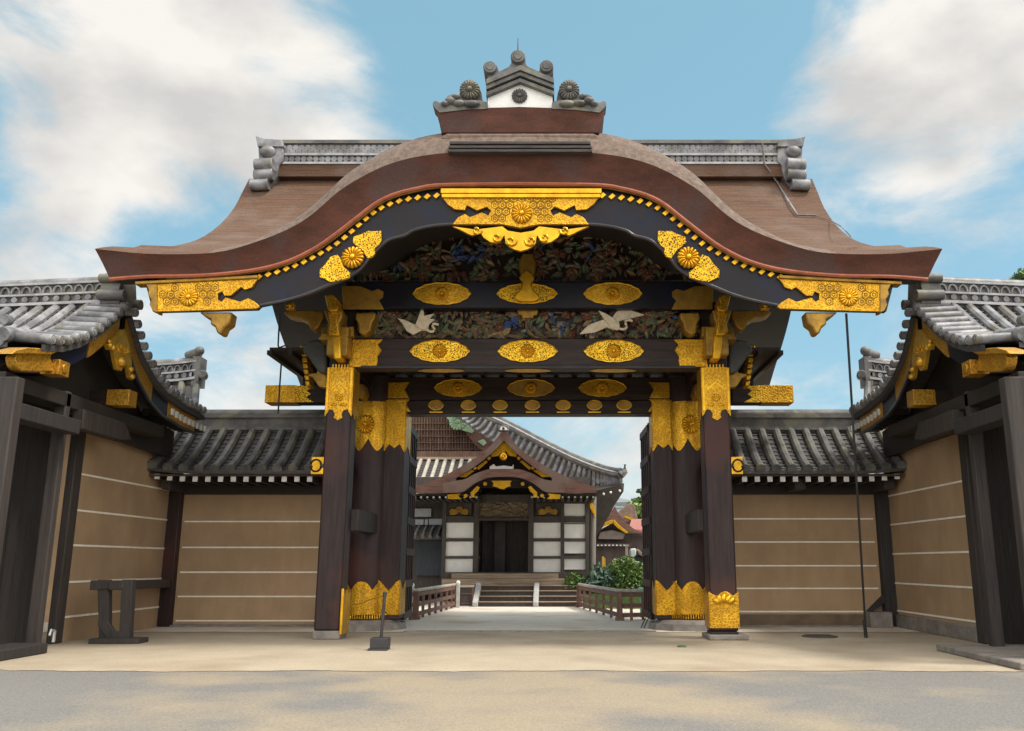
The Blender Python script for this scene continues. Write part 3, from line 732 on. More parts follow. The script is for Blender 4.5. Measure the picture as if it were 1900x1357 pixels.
# carved panels
cmats = [cr_g, cr_b, cr_r, cr_u, cr_o, cr_k, beamm]
def carve(name, x0, x1, y0, y1, Y, n, smin, smax, weights, seed, blues=()):
    """painted relief: winding boughs with pointed leaves, blossoms and rocks, cut clear of a dark ground"""
    rnd = random.Random(seed); mb = MB(); mb.cur = 6; mb.pbox(x0, x1, y0, y1, Y + .03, .06)
    def leaf(c, th, L_, w, mi, lift):
        mb.cur = mi; c = Vector(c); e = Vector((math.cos(th), 0, math.sin(th))); q = Vector((-e.z, 0, e.x)); o_ = Vector((0, -lift, 0))
        pts = [c - e*L_*.5]
        up = [c - e*L_*.2 + q*w*.8 + o_*.6, c + e*L_*.12 + q*w + o_*.7]; dn = [c - e*L_*.2 - q*w*.8 + o_*.3, c + e*L_*.12 - q*w + o_*.35]
        tip = c + e*L_*.55 + o_*.3; mid = [c - e*L_*.2 + o_*1.15, c + e*L_*.12 + o_*1.3]; b = [Vector((p.x, Y + .03, p.z)) for p in (pts[0], up[0], up[1], tip, dn[1], dn[0])]
        V = [pts[0], *up, tip, *dn, *mid]      # 0, 1 2, 3, 4 5, 6 7
        mb.add([tuple(v) for v in V + b], [(0,1,6),(1,2,7,6),(2,3,7),(0,6,4),(6,7,5,4),(7,3,5),(0,8,9,1),(1,9,10,2),(2,10,11,3),(3,11,12,5),(5,12,13,4),(4,13,8,0)])
    # boughs
    for k in range(int((x1-x0)/38)):
        x, y = x0 + (x1-x0)*(k + rnd.random())/int((x1-x0)/38), rnd.uniform(y0, y1); a = rnd.uniform(-.6, .6) + (math.pi if rnd.random() < .5 else 0)
        pts = []
        for q in range(9):
            pts.append(P(min(max(x, x0), x1), min(max(y, y0+2), y1-2), Y - .02 - .03*math.sin(q))); x += 9*math.cos(a); y += 6*math.sin(a); a += rnd.uniform(-.7, .7)
        mb.cur = rnd.choice((1, 1, 4)); mb.tube(pts, [.045 - .003*q for q in range(9)], 6)
    for k in range(n):
        x, y = rnd.uniform(x0, x1), rnd.uniform(y0, y1)
        if (math.sin(x*.061 + seed) + math.sin(y*.13 + x*.033) + rnd.uniform(-.9, .9)) < -1.2: continue
        mi = rnd.choices(range(6), weights)[0]
        for bx0, by0, br in blues:
            if math.hypot(x - bx0, y - by0) < br: mi = rnd.choice((3, 3, 5))
        flow = math.sin(x*.04 + seed)*1.4 + math.cos(y*.09)*1.0 + rnd.uniform(-.6, .6)
        L_ = rnd.uniform(smin, smax)*1.5
        if mi == 2:
            c = Vector(P(x, y, Y - .03))
            for q in range(7): leaf(c + Vector((math.cos(q*.9)*L_*.3, 0, math.sin(q*.9)*L_*.3)), q*.9, L_*.6, L_*.16, 2, .07)
            mb.cur = 4; mb.dome(c - Vector((0,.05,0)), (L_*.12,0,0), (0,0,L_*.12), (0,-.05,0), 7, 3)
        elif mi == 5:
            mb.cur = 5; mb.dome(P(x, y, Y + .02), (L_*.5,0,L_*.1), (-L_*.05,0,L_*.25), (0,-.07,0), 8, 3)
        else: leaf(P(x, y, Y - rnd.uniform(0, .08)), flow, L_, L_*rnd.uniform(.14, .24), mi, rnd.uniform(.03, .07))
    return mb.build(name, cmats, gate, ang=25)
carve('carved_frieze', 640, 1318, 405, 520, .10, 1350, .06, .16, (6, 6, 1.4, .15, 2.2, 2), 3, [(850,470,14),(884,470,14),(1010,452,10),(1100,460,9)])
low_c = carve('carved_transom', 648, 1312, 572, 628, .16, 1150, .06, .17, (5, 7, .5, .12, 2.2, 2), 9, [(1035,585,14),(948,600,12),(1040,608,12)])
def crane(parts, neck, Y):
    mb = MB()
    for k, (pl_, dy) in enumerate(parts): mb.poly(pl_, Y - dy, .06)
    mb.tube([P(a, b, Y - .06) for a, b in crs(neck, 4)], .028, 7)
    mb.build('carved_crane', cranem, low_c, bev=.018)
crane([([(737,590),(752,594),(771,603),(782,600),(796,606),(793,614),(782,613),(766,621),(754,614),(746,600)], .02),
       ([(770,604),(777,586),(784,566),(787,586),(806,582),(797,591),(807,593),(797,601),(790,612),(778,610)], .06)], [(790,611),(800,616),(806,612),(802,604),(807,601),(814,603)], .0)
crane([([(1075,620),(1092,603),(1117,594),(1137,588),(1145,577),(1165,574),(1196,584),(1165,592),(1148,596),(1152,611),(1137,612),(1126,607),(1103,617)], .02),
       ([(1110,576),(1124,582),(1138,590),(1150,606),(1146,613),(1134,609),(1122,594)], .06)], [(1148,610),(1158,611),(1163,606),(1160,598),(1166,594),(1174,596)], .0)
mb = MB(); mb.poly([(958,572),(1000,572),(996,584),(990,585),(990,590),(968,590),(968,585),(962,584)], -.02, .2); mb.build('gilt_strut', goldo, low_c, bev=.01)
mb = MB(); mb.poly([(968,470),(990,470),(995,490),(990,522),(968,522),(962,490)], -.08, .2); mb.build('frieze_strut', goldo, gate, bev=.04)

# bracket complexes at the pillar heads
for s_ in (0, 1):
    f = (lambda l: l) if not s_ else (lambda l: mpx(l, 979))
    def fp(mb, l, Y, th): mb.poly(f(l), Y, th)
    mb = MB()
    fp(mb, [(600,575),(636,575),(634,590),(629,600),(631,618),(606,618),(609,600),(604,590)], -.55, .5)
    fp(mb, [(528,577),(545,575),(600,576),(600,590),(596,596),(592,606),(584,612),(575,610),(570,598),(556,590),(540,588),(527,583)], -.30, .4)
    fp(mb, [(660,580),(697,580),(695,592),(690,598),(688,612),(676,621),(666,618),(664,600),(659,592)], -.30, .4)
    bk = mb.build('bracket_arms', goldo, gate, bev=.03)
    mb = MB(); fp(mb, [(602,547),(617,546),(624,552),(622,563),(628,566),(626,577),(609,577),(606,566)], -.75, .6)
    fp(mb, [(608,578),(628,578),(626,598),(630,622),(610,622),(612,598)], -.60, .1)
    mb.build('gilt_nose', gold, bk, bev=.025)
    mb = MB(); fp(mb, [(640,606),(656,606),(656,624),(640,626)], -.2, .25); fp(mb, [(596,606),(612,606),(612,624),(596,626)], -.2, .25)
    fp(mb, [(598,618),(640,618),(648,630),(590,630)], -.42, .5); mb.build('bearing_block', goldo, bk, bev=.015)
    mb = MB(); fp(mb, [(606,634),(590,629),(572,632),(562,644),(562,656),(570,660),(578,672),(590,690),(606,694)], .1, .3)
    mb.build('elephant_nose', mat('grey_blue_paint', (.075,.075,.07), (.05,.05,.05), rough=.6, scale=5), bk, bev=.05)
    mb = MB()
    for k in range(7): fp(mb, [(556+k*1.6, 641+k*11), (568+k*1.2, 641+k*11), (568+k*1.2, 650+k*11), (558+k*1.6, 651+k*11)], .8, .35 + .05*(k % 2))
    mb.build('serrated_gilt_edge', goldp, bk, bev=.02)
    mb = MB(); fp(mb, [(590,676),(604,672),(606,720),(592,718),(580,700),(572,698),(574,694),(588,692)], .3, .2); mb.build('scroll_stay', goldo, bk, bev=.01)
    mb = MB(); fp(mb, [(529,561),(545,561),(545,573),(529,573)], -1.4, .15); mb.dome(P(537 if not s_ else 1421, 567, -1.41), (.05,0,0), (0,0,.05), (0,-.04,0)); mb.build('rafter_end_plate', gold, bk, bev=.008)
# inner transverse timbers, ceiling, main beam
mb = MB(); mb.pbox(560, 1400, 700, 742, YM-.30, .55); b3 = mb.build('main_beam', beamm, gate, bev=.02)
for x in (850, 985, 1118): medal(x, 720, 41, 16, YM-.30, gold if x != 985 else goldo, b3, .14)
mb = MB(); mb.pbox(700, 1265, 743, 768.5, YM-.26, .45); b4 = mb.build('lintel', beamm, gate, bev=.015)
for x in (809, 869, 928, 988, 1045, 1103, 1158): medal(x, 752, 13, 9, YM-.26, goldo, b4, .0)
for x in (809, 869, 928, 988, 1045, 1103, 1158):
    mb = MB(); mb.pbox(x-12, x+12, 764, 766, YM-.275, .03); mb.build('sill_plate', goldp, b4)
for s_ in (0, 1):
    f = (lambda l: l) if not s_ else (lambda l: mpx(l, 982))
    mb = MB(); mb.poly(f([(690,711),(760,709),(751,723),(759,739),(690,740)]), YM-.345, .04); mb.poly(f([(690,741),(760,741),(753,750),(762,764),(690,764)]), YM-.345, .04); mb.build('beam_sleeve', gold, b3, bev=.006)
    mb = MB(); mb.poly(f([(661,712),(674,712),(677,728),(672,738),(664,738),(660,726)]), 1.6, .5); mb.build('side_nose', goldo, b3, bev=.02)
    # beam end sticking out past the pillars
    a = P(f([(492,758)])[0][0], 748, 2.3); b = P(f([(606,716)])[0][0], 716, 2.3); x0, x1 = sorted((a[0], b[0]))
    zt_, zb_ = P(540, 716, 2.3)[2], P(540, 747, 2.3)[2]
    mb = MB(); mb.box(x0, x1, 2.3, 2.75, zb_, zt_); en = mb.build('beam_end', beamm, gate, bev=.01)
    mb = MB(); g0 = P(f([(549,0)])[0][0], 730, 2.3)[0]; xo = x0 if not s_ else x1; ss = 1 if not s_ else -1
    mb.box(*sorted((xo - .012*ss, g0)), 2.285, 2.765, zb_-.004, zt_+.012); 
    mb.cur = 1
    zz = lambda q: zb_ + (zt_ - zb_)*q
    g1 = P(f([(585,0)])[0][0], 730, 2.3)[0]; gm = g0 + (g1-g0)*.55
    mb.prism([(g0, 2.282, zz(0)), (g1, 2.282, zz(0)), (gm, 2.282, zz(.3)), (g1-(g1-g0)*.2, 2.282, zz(.5)), (gm, 2.282, zz(.7)), (g1, 2.282, zz(1)), (g0, 2.282, zz(1))], (0, .02, 0))
    mb.build('gilt_end', [gold, goldf], en, bev=.006)
mb = MB(); zc = P(980, 694, YM)[2]; a = P(560, 694, YM)[0]
mb.box(a, 2*XC - a, .45, 5.4, zc, zc+.06)
for k in range(26):
    x = a + (2*XC - 2*a)*k/25; mb.box(x-.05, x+.05, .45, 5.4, zc-.09, zc)
mb.build('ceiling', soffit, gate)
for xx in (-1, 1):
    mb = MB()
    x0 = XC + xx*3.75; mb.box(x0-.2, x0+.2, .5, 5.2, P(980,682,.3)[2], P(980,640,.3)[2])
    mb.build('side_beam', beamm, gate)

# ================================================================== TILE ROOF TOOLS
def slope_at(prof, y):
    return float(np.interp(y, [p[0] for p in prof], [p[1] for p in prof]))
def tile_slope(mb, prof, x0, x1, sp, r, sag=None, pan=1, bar=0, dx=0.0, n0=0):
    """bars of round cover tiles down a slope; prof is (y, z) from the ridge to the eave; round ends close the eave"""
    n = max(1, int(round(abs(x1 - x0)/sp))); sg = sag or (lambda x: 0)
    mb.cur = pan; m = max(2, n)
    mb.grid([[(x0 + (x1-x0)*k/m, y, z + sg(x0 + (x1-x0)*k/m) - .01) for k in range(m+1)] for y, z in prof])
    mb.grid([[(x0 + (x1-x0)*k/m, y, z + sg(x0 + (x1-x0)*k/m) - .09) for k in range(m+1)] for y, z in prof])
    a, b = prof[-1]
    mb.grid([[(x0 + (x1-x0)*k/m, a, b + sg(x0 + (x1-x0)*k/m) + q) for k in range(m+1)] for q in (-.01, -.09)])
    mb.cur = bar
    L_ = []
    for k in range(n):
        x = x0 + (x1-x0)*(k+.5)/n; pts = [(x, y, z + sg(x) + r*.35) for y, z in prof]
        mb.tube(pts, r, 9)
        e = Vector(pts[-1]); d = (e - Vector(pts[-2])).normalized()
        mb.tube([e - d*.04, e + d*.03, e + d*.035, e + d*.02], [r*1.15, r*1.15, r*.9, r*.8], 12)
    # courses of channel tiles between the bars
    mb.cur = pan
    ds = [0]
    for p, q in zip(prof, prof[1:]): ds.append(ds[-1] + math.hypot(q[0]-p[0], q[1]-p[1]))
    k = 0
    while k*.16 < ds[-1]:
        y = np.interp(k*.16, ds, [p[0] for p in prof]); z = np.interp(k*.16, ds, [p[1] for p in prof])
        mb.tube([(x0 + (x1-x0)*j/m, y, z + sg(x0 + (x1-x0)*j/m) + .0) for j in range(m+1)], .02, 4, caps=False); k += 1
def ridge_wall(mb, x0, x1, y, z0, z1, sag=None, w=.16, sp=.19, c=(0, 1, 2)):
    """a banked ridge of tile courses with pale lines and rows of round ends"""
    sg = sag or (lambda x: 0); n = max(3, int(abs(x1-x0)/.4)); h = z1 - z0
    xs = [x0 + (x1-x0)*k/n for k in range(n+1)]
    def course(f0, f1, ww, ci):
        mb.cur = ci
        pr = [(-ww, f0), (ww, f0), (ww, f1), (-ww, f1)]
        mb.grid([[(x, y + a, z0 + h*b + sg(x)) for a, b in pr] for x in xs], True)
        for x in (xs[0], xs[-1]): mb.add([(x, y + a, z0 + h*b + sg(x)) for a, b in pr], [(0,1,2,3)])
    course(-.6, 1, w*.72, 2); course(.02, .13, w*1.25, 1); course(.42, .5, w*1.15, 1); course(.86, .95, w*1.15, 1)
    mb.cur = 0; mb.tube([(x, y, z1 + sg(x)) for x in xs], w*.62, 10)
    m = int(abs(x1-x0)/sp)
    for k in range(m):
        x = x0 + (x1-x0)*(k+.5)/m; z = z0 + sg(x)
        mb.tube([(x, y + w, z + h*.28), (x, y - w*1.1, z + h*.28)], h*.12, 10)
        for q in (-1, 1):
            pts = [(x + sp*.42*math.cos(t_), y + q*w*.95, z + h*.52 + h*.28*math.sin(t_)) for t_ in np.linspace(0, math.pi, 7)]
            mb.tube(pts, .022, 5)

# ================================================================== SIDE GATEHOUSES (wings)
VF = [(-1.62,6.02),(-2.0,5.72),(-2.45,5.38),(-2.95,5.08),(-3.45,4.88),(-4.05,4.76)]
VB = [(-1.38,6.02),(-1.1,5.72),(-.73,5.36),(-.1,5.02),(.5,4.84),(1.4,4.74),(2.4,4.70)]
def wing(s_):
    W_ = thing('side_gatehouse', ((2*XC + 10.5) if s_ else -10.5, -1.4, 0),
        ['tiled side gatehouse at the left with posts, ochre wall and wooden trestle beside it', 'tiled side gatehouse at the right with a stone base strip along its ochre wall'][s_], 'gatehouse', 'gatehouses flanking the ornate gate')
    B = lambda mb, n, m, par=W_, **k: mb.build(n, m, par, mir=bool(s_), **k)
    X0, X1 = -8.0, -15.0
    sag = lambda x: -.10*min(1, max(0, (-8.2 - x)/2.2)) 
    mb = MB(); tile_slope(mb, VF, X0-.55, X1, .30, .083, sag)
    rf = B(mb, 'tiled_roof', [tile, tilepan])
    mb = MB(); tile_slope(mb, VB, X0-.55, X1, .30, .083, sag); B(mb, 'rear_slope', [tile, tilepan], rf)
    # verge: short cross tiles ending in round faces
    mb = MB()
    for prof, nn in ((VF, 11), (VB, 17)):
        ds = [0]
        for p, q in zip(prof, prof[1:]): ds.append(ds[-1] + math.hypot(q[0]-p[0], q[1]-p[1]))
        for k in range(nn):
            s1 = ds[-1]*(k+.35)/nn; y = np.interp(s1, ds, [p[0] for p in prof]); z = np.interp(s1, ds, [p[1] for p in prof]) + .02
            mb.cur = 0; mb.tube([(X0-.6, y, z+.05), (X0+.04, y, z+.01), (X0+.06, y, z+.01)], [.078, .086, .07], 11)
            mb.tube([(X0+.055, y, z+.01), (X0+.075, y, z+.01)], [.045, .04], 9)
        mb.cur = 1
        mb.grid([[(x, y, z - o_) for x, o_ in ((X0-.7, .03), (X0-.02, .06), (X0-.02, .16), (X0-.7, .16))] for y, z in prof], True)
    B(mb, 'verge_tiles', [tile, tilepan], rf)
    # large round tiles on the slope foot and a fin ornament
    mb = MB()
    e = (X0-.62, -4.05, 4.86); mb.tube([(X0-.62, -3.3, 5.03), e, (X0-.62, -4.1, 4.85)], [.10, .125, .11], 14)
    mb.tube([(X0-.9, -3.55, 5.22), (X0-.9, -3.7, 5.2)], [.09, .09], 12)
    for k in range(6):
        a = -.9 + k*.4; mb.dome((X0-.95 - .05*k, -3.75, 5.08 + .03*(k % 2)), (.16*math.cos(a), 0, .16*math.sin(a)), (-.05*math.sin(a), 0, .05*math.cos(a)), (0, -.06, 0))
    B(mb, 'corner_tile', tile, rf)
    mb = MB(); ridge_wall(mb, X0-.42, X1, -1.5, 6.08, 6.55, sag); B(mb, 'ridge', [tile, tilew, tiled], rf)
    mb = MB(); yz = [(-1.78,6.02),(-1.22,6.02),(-1.16,6.3),(-1.26,6.62),(-1.5,6.72),(-1.74,6.62),(-1.84,6.3)]
    mb.prism([(X0-.06, y, z) for y, z in yz], (-.36, 0, 0))
    for y, z, r in ((-1.82,6.18,.1),(-1.18,6.18,.1),(-1.82,6.5,.085)): mb.tube([(X0-.45,y,z),(X0+.05,y,z)], r, 12)
    B(mb, 'ridge_end_tile', tiled, rf, bev=.03)
    # bargeboards: gilt at the peak and the feet, black between
    def off(prof, d): return [(y, z - d) for y, z in prof]
    def bb(prof, d0, d1, u0, u1, x, th, n=12):
        ds = [0]
        for p, q in zip(prof, prof[1:]): ds.append(ds[-1] + math.hypot(q[0]-p[0], q[1]-p[1]))
        yy = [np.interp(ds[-1]*(u0 + (u1-u0)*k/n), ds, [p[0] for p in prof]) for k in range(n+1)]
        zz = [np.interp(ds[-1]*(u0 + (u1-u0)*k/n), ds, [p[1] for p in prof]) for k in range(n+1)]
        m_ = MB(); m_.grid([[(xx, y, z - dd) for xx, dd in ((x, d0), (x, d1), (x-th, d1), (x-th, d0))] for y, z in zip(yy, zz)], True)
        for k in (0, n): m_.add([(xx, yy[k], zz[k] - dd) for xx, dd in ((x, d0), (x, d1), (x-th, d1), (x-th, d0))], [(0,1,2,3)])
        return m_
    bo = B(bb(VB, .16, .50, 0, .95, X0-.12, .1, 20), 'bargeboard', lacq)
    B(bb(VF, .16, .46, 0, .95, X0-.12, .1, 20), 'bargeboard', lacq)
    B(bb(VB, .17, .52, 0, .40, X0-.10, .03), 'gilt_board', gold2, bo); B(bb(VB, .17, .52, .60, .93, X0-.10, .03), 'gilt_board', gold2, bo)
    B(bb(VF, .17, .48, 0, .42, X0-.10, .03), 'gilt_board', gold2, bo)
    B(bb(VB, .48, .53, 0, .95, X0-.09, .04, 20), 'board_bead', lacqbead, bo)
    # pendant below the peak
    mb = MB()
    pd = [(0,0),(-.22,-.12),(-.42,-.34),(-.52,-.42),(-.44,-.50),(-.30,-.46),(-.2,-.62),(-.08,-.78),(.06,-.78),(.18,-.64),(.28,-.62),(.42,-.84),(.52,-.86),(.5,-.74),(.40,-.52),(.26,-.26),(.1,-.08)]
    mb.prism([(X0-.06, -1.5 + a, 5.62 + b) for a, b in pd], (-.08, 0, 0))
    for sg in (-1, 1):
        mb.tube([(X0-.05, -1.5 + sg*(.12 + .09*(1-.08*k)*math.cos(k*.7)), 5.22 + .12*(1-.08*k)*math.sin(k*.7)) for k in range(10)], .02, 6)
    for y, z, r in ((-.46,-.42,.055),(-.36,-.44,.06),(.46,-.8,.06),(.38,-.68,.06),(0,-.62,.1),(-.5,-.36,.04)):
        mb.dome((X0-.055, -1.5 + y, 5.62 + z), (0, r, 0), (0, 0, r), (r, 0, 0), 10, 5)
    B(mb, 'pendant', goldp2, bo, bev=.012)
    # gilt foot of the front board and beam ends
    mb = MB()
    mb.prism([PX(a, b, X0-.1) for a, b in [(33,656),(29,664),(31,677),(34,684),(40,689),(70,691),(100,689),(105,681),(98,673),(94,664),(96,656)]], (-.16, 0, 0))
    mb.prism([PX(a, b, X0-.03) for a, b in [(22,657),(30,650),(53,645),(80,647),(116,649),(97,658),(60,657)]], (-.3, 0, 0))
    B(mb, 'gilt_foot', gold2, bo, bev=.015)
    mb = MB(); mb.box(X0-1.2, X0-.04, -3.52, -3.26, 4.36, 4.56); pe = B(mb, 'purlin_end', beamm)
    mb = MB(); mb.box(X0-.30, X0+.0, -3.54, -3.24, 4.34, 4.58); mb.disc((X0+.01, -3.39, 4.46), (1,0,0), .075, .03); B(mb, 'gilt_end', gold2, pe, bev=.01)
    mb = MB(); mb.box(X0-1.2, X0-.04, -1.16, -.88, 4.27, 4.53); pe = B(mb, 'purlin_end', beamm)
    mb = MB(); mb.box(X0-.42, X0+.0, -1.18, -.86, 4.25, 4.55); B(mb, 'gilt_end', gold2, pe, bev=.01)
    # gable face and boarding
    mb = MB(); mb.prism([(X0-.75, y, z) for y, z in [(-4.0,4.3),(-1.5,5.75),(1.0,4.45),(2.6,4.3),(2.6,3.7),(-4.0,3.9)]], (-.12, 0, 0)); B(mb, 'gable_board', soffit)
    mb = MB()
    for x in [X0 - .9 - .42*k for k in range(14)]:
        mb.box(x-.05, x+.05, -4.0, -1.6, 4.55, 4.66); 
    for k in range(10):
        mb.cur = 1; mb.box(X0 - .95 - .42*k - .06, X0 - .95 - .42*k + .06, -4.03, -4.0, 4.50, 4.66); mb.cur = 0
    B(mb, 'rafters', [soffit, paintw])
    # white rafter ends below the rear verge
    mb = MB()
    for k in range(9):
        y = .9 + .22*k; z = slope_at(VB, y) - .26; mb.cur = 1; mb.box(X0-.10, X0-.06, y-.05, y+.05, z-.13, z); mb.cur = 0; mb.box(X0-.7, X0-.1, y-.05, y+.05, z-.13, z)
    B(mb, 'rafter_ends', [soffit, paintw])
    # wall and posts
    XW = -9.0
    mb = MB(); mb.box(XW-.2, XW, -.72, 3.35, .0 if not s_ else .28, 3.8); wl = B(mb, 'ochre_wall', plaster)
    mb = MB()
    for z in ((2.93, 2.13, 1.38, .66, .0) if 0 else (3.03, 2.36, 1.72, 1.06, .44) if not s_ else (2.9, 2.25, 1.6, .96, .36)):
        if z > .02: mb.box(XW, XW+.014, -.72, 3.35, z-.018, z+.018)
    B(mb, 'white_lines', linem, wl)
    if s_:
        mb = MB(); mb.box(XW-.22, XW+.05, -.72, 3.5, 0, .28); B(mb, 'base_strip', stone, wl, bev=.02)
    mb = MB(); mb.box(XW-.25, XW+.08, -1.5, 3.45, 3.8, 4.25); B(mb, 'wall_beam', postm, bev=.015)
    mb = MB(); mb.box(-9.1, -8.95, -1.0, -.72, 0, 3.95); B(mb, 'post', postm, bev=.02)
    mb = MB(); mb.box(-8.55, -8.35, -2.6, -2.45, 0, 4.25); B(mb, 'post', postm, bev=.02)
    mb = MB(); mb.box(-8.5, -8.04, -4.5, -4.3, 0, 4.1); B(mb, 'post', postm, bev=.02)
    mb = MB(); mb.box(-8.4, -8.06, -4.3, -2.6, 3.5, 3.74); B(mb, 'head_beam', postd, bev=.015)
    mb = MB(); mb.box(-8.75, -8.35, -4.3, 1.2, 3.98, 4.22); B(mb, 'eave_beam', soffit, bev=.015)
    mb = MB(); mb.prism([(-8.45, y, z) for y, z in [(-2.2,4.0),(-.7,4.0),(-.4,3.72),(-.75,3.66),(-2.2,3.66)]], (.2, 0, 0)); B(mb, 'head_beam', postm, bev=.015)
    mb = MB(); mb.box(-9.5, -9.35, -4.6, -.9, 0, 4.2)
    for k in range(12): mb.box(-9.36, -9.335, -4.6 + .31*k, -4.58 + .31*k, 0, 4.2)
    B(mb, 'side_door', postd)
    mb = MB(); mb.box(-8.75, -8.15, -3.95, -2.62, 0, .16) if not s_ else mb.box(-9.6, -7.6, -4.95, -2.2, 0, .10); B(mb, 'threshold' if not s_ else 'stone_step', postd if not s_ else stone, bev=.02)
    return W_
for s_ in (0, 1): wing(s_)

# ================================================================== FLANK WALLS beside the gate
YW = 3.4
def flank(s_):
    XA, XB = P(330, 1000, YW)[0], P(650, 1000, YW)[0]     # corner to behind the pillar
    W_ = thing('plaster_wall', ((2*XC - XA + XC - XB + XC)/2 if s_ else (XA + XB)/2, YW, 0),
        ['ochre plaster wall with white lines under a tiled roof, left of the gate pillars', 'ochre plaster wall with white lines under a tiled roof, right of the gate pillars and behind the hanging cable'][s_], 'wall', 'ochre walls beside the gate')
    B = lambda mb, n, m, par=W_, **k: mb.build(n, m, par, mir=bool(s_), **k)
    Zw = lambda py: P(450, py, YW)[2]
    zl = [968, 1016, 1062, 1107, 1152] if not s_ else [963, 1006, 1050, 1092, 1135]
    mb = MB(); mb.box(XA, XB, YW, YW+.25, .0, Zw(918)); pw = B(mb, 'plaster_panel', plaster)
    mb = MB()
    for y in zl: mb.box(XA+.12, XB, YW-.014, YW, Zw(y)-.016, Zw(y)+.016)
    B(mb, 'white_lines', linem, pw)
    mb = MB()
    if s_: mb.box(XA, XB, YW-.05, YW, 0.03, Zw(1140)); B(mb, 'base_board', mat('base_board_wood', (.17,.115,.07), (.12,.08,.05), rough=.85, scale=3, bump=.15), pw, bev=.01)
    mb = MB(); mb.box(XA-.5, XB, YW-.14, YW+.38, 0, .05 if not s_ else .04); B(mb, 'stone_base', stone, pw, bev=.015)
    mb = MB(); mb.box(XA-.36, XA+.06, YW-.20, YW+.25, .02, Zw(880)); B(mb, 'corner_post', pillarm if not s_ else postd, bev=.02)
    mb = MB(); mb.box(XA-.6, XB, YW-.12, YW+.3, Zw(918), Zw(892)); B(mb, 'wall_beam', soffit, bev=.01)
    # roof
    prof = [(3.30, P(500,800,3.3)[2]), (2.95, 4.25), (2.6, 4.02), (2.3, 3.86), (2.0, P(450,872,2.0)[2])]
    e = prof[-1][1]
    prof = [(3.30, prof[0][1]), (2.95, e + (prof[0][1]-e)*.66), (2.6, e + (prof[0][1]-e)*.37), (2.3, e + (prof[0][1]-e)*.16), (2.0, e)]
    xl = P(268, 865, 2.0)[0]
    sag = lambda x: .10*max(0, (-7.9 - x)/1.2)**2
    mb = MB(); tile_slope(mb, prof, xl, XB+.2, .355, .095, sag); rf = B(mb, 'tiled_roof', [tiled, tilepan])
    back = [(2*3.45 - y, z) for y, z in prof]
    mb = MB(); tile_slope(mb, back, xl, XB+.2, .71, .095, sag); B(mb, 'rear_slope', [tiled, tilepan], rf)
    mb = MB(); za, zb_ = P(500,800,3.4)[2], P(500,768,3.4)[2]
    mb.cur = 2; mb.box(xl+.3, XB+.2, 3.28, 3.62, za-.2, zb_-.03)
    mb.cur = 0; mb.box(xl+.3, XB+.2, 3.20, 3.70, za, za+.07); mb.box(xl+.3, XB+.2, 3.22, 3.68, zb_-.12, zb_-.05)
    mb.tube([(xl+.3, 3.45, zb_-.02), (XB+.2, 3.45, zb_-.02)], .13, 10); B(mb, 'ridge', [tiled, tilew, tiled], rf)
    # rafters with white painted ends
    mb = MB()
    for k in range(14):
        c = P(268 + 23.6*k, 890, 2.12); mb.cur = 0; mb.box(c[0]-.05, c[0]+.05, 2.12, 3.4, c[2]-.045 + sag(c[0]), c[2]+.06 + sag(c[0])); mb.cur = 1; mb.box(c[0]-.055, c[0]+.055, 2.10, 2.12, c[2]-.05 + sag(c[0]), c[2]+.065 + sag(c[0]))
    B(mb, 'rafters', [soffit, paintw])
    mb = MB(); mb.box(xl+.1, XB+.2, 2.06, 2.16, e-.13, e-.09)
    mb.box(xl+.1, XB+.2, 2.2, 3.4, e-.10, e-.07); B(mb, 'eave_board', mat('brown_eave_board', (.09,.05,.035), (.06,.035,.025), rough=.8, scale=4))
    mb = MB()
    for q in ((300, 318),) if not s_ else ((296, 318), (462, 484)):
        a = P(q[0], 908, 2.4); b = P(q[1], 888, 2.4); mb.box(a[0], b[0], 2.4, 3.4, a[2], b[2])
    B(mb, 'beam_nose', postm, bev=.01)
    mb = MB(); a = P(576, 880, 1.96); b = P(594, 848, 1.96); mb.box(a[0], b[0]+.15, 1.96, 2.3, a[2], b[2]); c = P(586, 864, 1.95); mb.cur = 1; mb.tube([(c[0] + .115*math.cos(t_), 1.95, c[2] + .13*math.sin(t_)) for t_ in np.linspace(0, 2*math.pi, 20)], .022, 6)
    B(mb, 'gilt_purlin_end', [goldp, lacq], bev=.008)
    return W_
for s_ in (0, 1): flank(s_)
